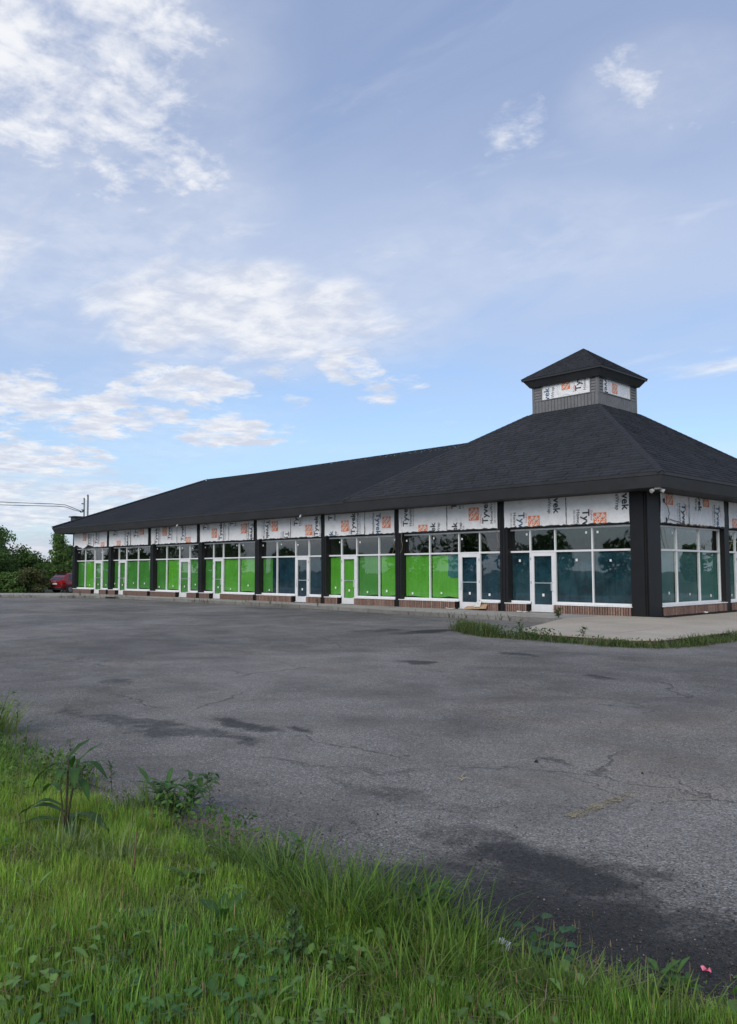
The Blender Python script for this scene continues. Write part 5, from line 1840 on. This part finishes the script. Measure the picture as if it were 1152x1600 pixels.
# ------------------------------------------------------------------ loose stones on the asphalt
nn = 15000
x = r.uniform(7.5, 13.2, nn)
e = bank_edge(x)
y = e - .05 + r.exponential(.42, nn)
kk = (r.random(nn) < np.clip((x - 7.5) / 3.2, .12, 1)) & (y < -18)
x, y = x[kk], y[kk]
xb, yb = r.uniform(-2, 12, 1500), r.uniform(-21.8, -12, 1500)
x, y = np.concatenate([x, xb]), np.concatenate([y, yb])
nn = len(x)
s = r.uniform(.0022, .0065, nn) * np.where(r.random(nn) < .06, 1.7, 1)
oc = np.array([[1, 0, 0], [0, 1, 0], [-1, 0, 0], [0, -1, 0], [0, 0, .8], [0, 0, -.5]])
V = np.stack([x, y, s * .3], 1)[:, None, :] + oc[None] * s[:, None, None] * r.uniform(.6, 1.4, (nn, 6, 3))
i = np.arange(nn)[:, None] * 6
T_ = np.concatenate([i + q for q in ([0, 1, 4], [1, 2, 4], [2, 3, 4], [3, 0, 4], [1, 0, 5], [2, 1, 5], [3, 2, 5], [0, 3, 5])], 0)
c = np.repeat(np.where(r.random((nn, 1)) < .93, r.uniform(.02, .09, (nn, 1)), r.uniform(.12, .26, (nn, 1))) * np.array([1, .98, .95]), 6, 0)
tag(np_mesh('gravel', V.reshape(-1, 3), T_, M_stone, c), 'loose gravel crumbled from the asphalt beside the grass', kind='stuff')


# ------------------------------------------------------------------ litter
def crumple(name, label, cat, x, y, z, sx, sy, sz, mat, seed, rz=0.0, sub=2):
    bm = bmesh.new()
    bmesh.ops.create_icosphere(bm, subdivisions=sub, radius=1)
    q = random.Random(seed)
    for v in bm.verts:
        k = q.uniform(.62, 1.2)
        v.co = Vector((v.co.x * sx * k, v.co.y * sy * k, max(v.co.z, -.5) * sz * k + sz * .5))
    me = bpy.data.meshes.new(name)
    bm.to_mesh(me)
    bm.free()
    me.materials.append(mat)
    o = link(name, me)
    o.location = (x, y, z)
    o.rotation_euler = (0, 0, rz)
    return tag(o, label, cat)


crumple('plastic_bag', 'crumpled white plastic bag lying in the grass at the asphalt edge', 'litter', 10.82, -22.17, .045, .045, .035, .035, M_bag, 3)
# torn cardboard by the second pillar
cb = tag(empty('cardboard_scrap', (-6.85, -.20, .136)), 'torn flattened cardboard box lying against the bricks by the door', 'cardboard')
for (a0, a1, t, z, rr_, nm) in ((-.52, .22, .05, .02, .2, 'flap'), (-.1, .55, .09, .05, -.15, 'panel'), (.02, .28, .16, .12, .1, 'flap')):
    q = MB()
    V = [(a0, -.16, z), (a1, -.13, z + .02), (a1 - .03, .02, z + t + .09), (a0 + .04, .04, z + t + .06)]
    V2 = [(p[0], p[1] + .012, p[2] - .006) for p in V]
    q.add(V + V2, [(0, 1, 2, 3), (7, 6, 5, 4), (0, 4, 5, 1), (1, 5, 6, 2), (2, 6, 7, 3), (3, 7, 4, 0)])
    q.o(nm, M_card if nm == 'panel' else M_paper if z > .1 else M_card, cb)


def sheet(name, label, x, y, z, w, d, mat, seed, rz):
    q = random.Random(seed)
    V, F = [], []
    for j in range(5):
        for i in range(6):
            V.append((w * (i / 5 - .5) + q.uniform(-.1, .1) * w * .3, d * (j / 4 - .5) + q.uniform(-.1, .1) * d, q.uniform(.0, .035) + (.02 if i in (0, 5) else 0)))
    for j in range(4):
        for i in range(5):
            F.append((j * 6 + i, j * 6 + i + 1, (j + 1) * 6 + i + 1, (j + 1) * 6 + i))
    o = mk(name, V, F, mat)
    md = o.modifiers.new('thickness', 'SOLIDIFY')
    md.thickness = .004
    o.location = (x, y, z)
    o.rotation_euler = (0, 0, rz)
    return tag(o, label, 'litter')


sheet('paper_scrap', 'flat scrap of white paper on the sidewalk left of the corner door', -4.55, -.42, .14, .45, .16, M_paper, 4, .1)
sheet('paper_scrap', 'thin white sheet lying before the navy papered door', -8.05, -.30, .14, .42, .10, M_paper, 6, .05)
sheet('paper_scrap', 'pale wrapper on the apron below the short side windows', .32, 3.45, .14, .30, .13, M_paper, 5, 1.5)
tag(sheet('paper_scrap', 'x', 5.35, -4.6, .006, .14, .08, M_paper, 8, .4), 'small white scrap on the asphalt beside the weeds at the right')
pk = tag(empty('pink_wrapper', (11.46, -21.66, .012), .5), 'bright pink crumpled wrapper on the dark gravel near the grass', 'litter')
for i, (a, b_, s) in enumerate(((0, 0, .015), (.020, -.005, .010))):
    q = random.Random(30 + i)
    V = [(a + s * math.cos(t) * q.uniform(.7, 1.2), b_ + s * math.sin(t) * q.uniform(.7, 1.2), q.uniform(.0, .016)) for t in [6.283 * k / 6 for k in range(6)]] + [(a, b_, .019)]
    o = mk('crumpled_fold', V, [(k, (k + 1) % 6, 6) for k in range(6)] + [(5, 4, 3, 2, 1, 0)], M_pink, pk)
# dry twig on the asphalt and a dark stone
tw = MB().tube([(0, 0, .01), (.03, .06, .014), (.02, .13, .012), (.07, .20, .03), (.05, .27, .012)], [.004, .005, .005, .004, .002], 5)
tw.tube([(.03, .06, .014), (.06, .07, .02), (.075, .05, .01)], [.004, .003, .002], 5)
tw.tube([(.02, .02, .012), (-.01, .05, .02), (-.025, .09, .01)], [.004, .003, .002], 5)
o = tw.o('dry_twig', pmat('pale_dry_wood', (.34, .29, .20), .8, 0, .2, .2, 30))
o.location = (8.80, -20.0, 0)
o.rotation_euler = (0, 0, R(48))
tag(o, 'pale forked dry twig lying alone on the asphalt', 'twig')
crumple('dark_stone', 'small black stone lying alone on the open asphalt', 'stone', 8.83, -19.03, 0, .022, .02, .02, pmat('black_stone', (.02, .02, .022), .8), 9, sub=1)
crumple('dark_stone', 'lump of black asphalt near the faded yellow line', 'stone', 9.66, -18.75, 0, .014, .012, .012, pmat('black_lump', (.025, .025, .025), .85), 10, sub=1)
print('bricks', n_brick, 'objects', len(bpy.data.objects))
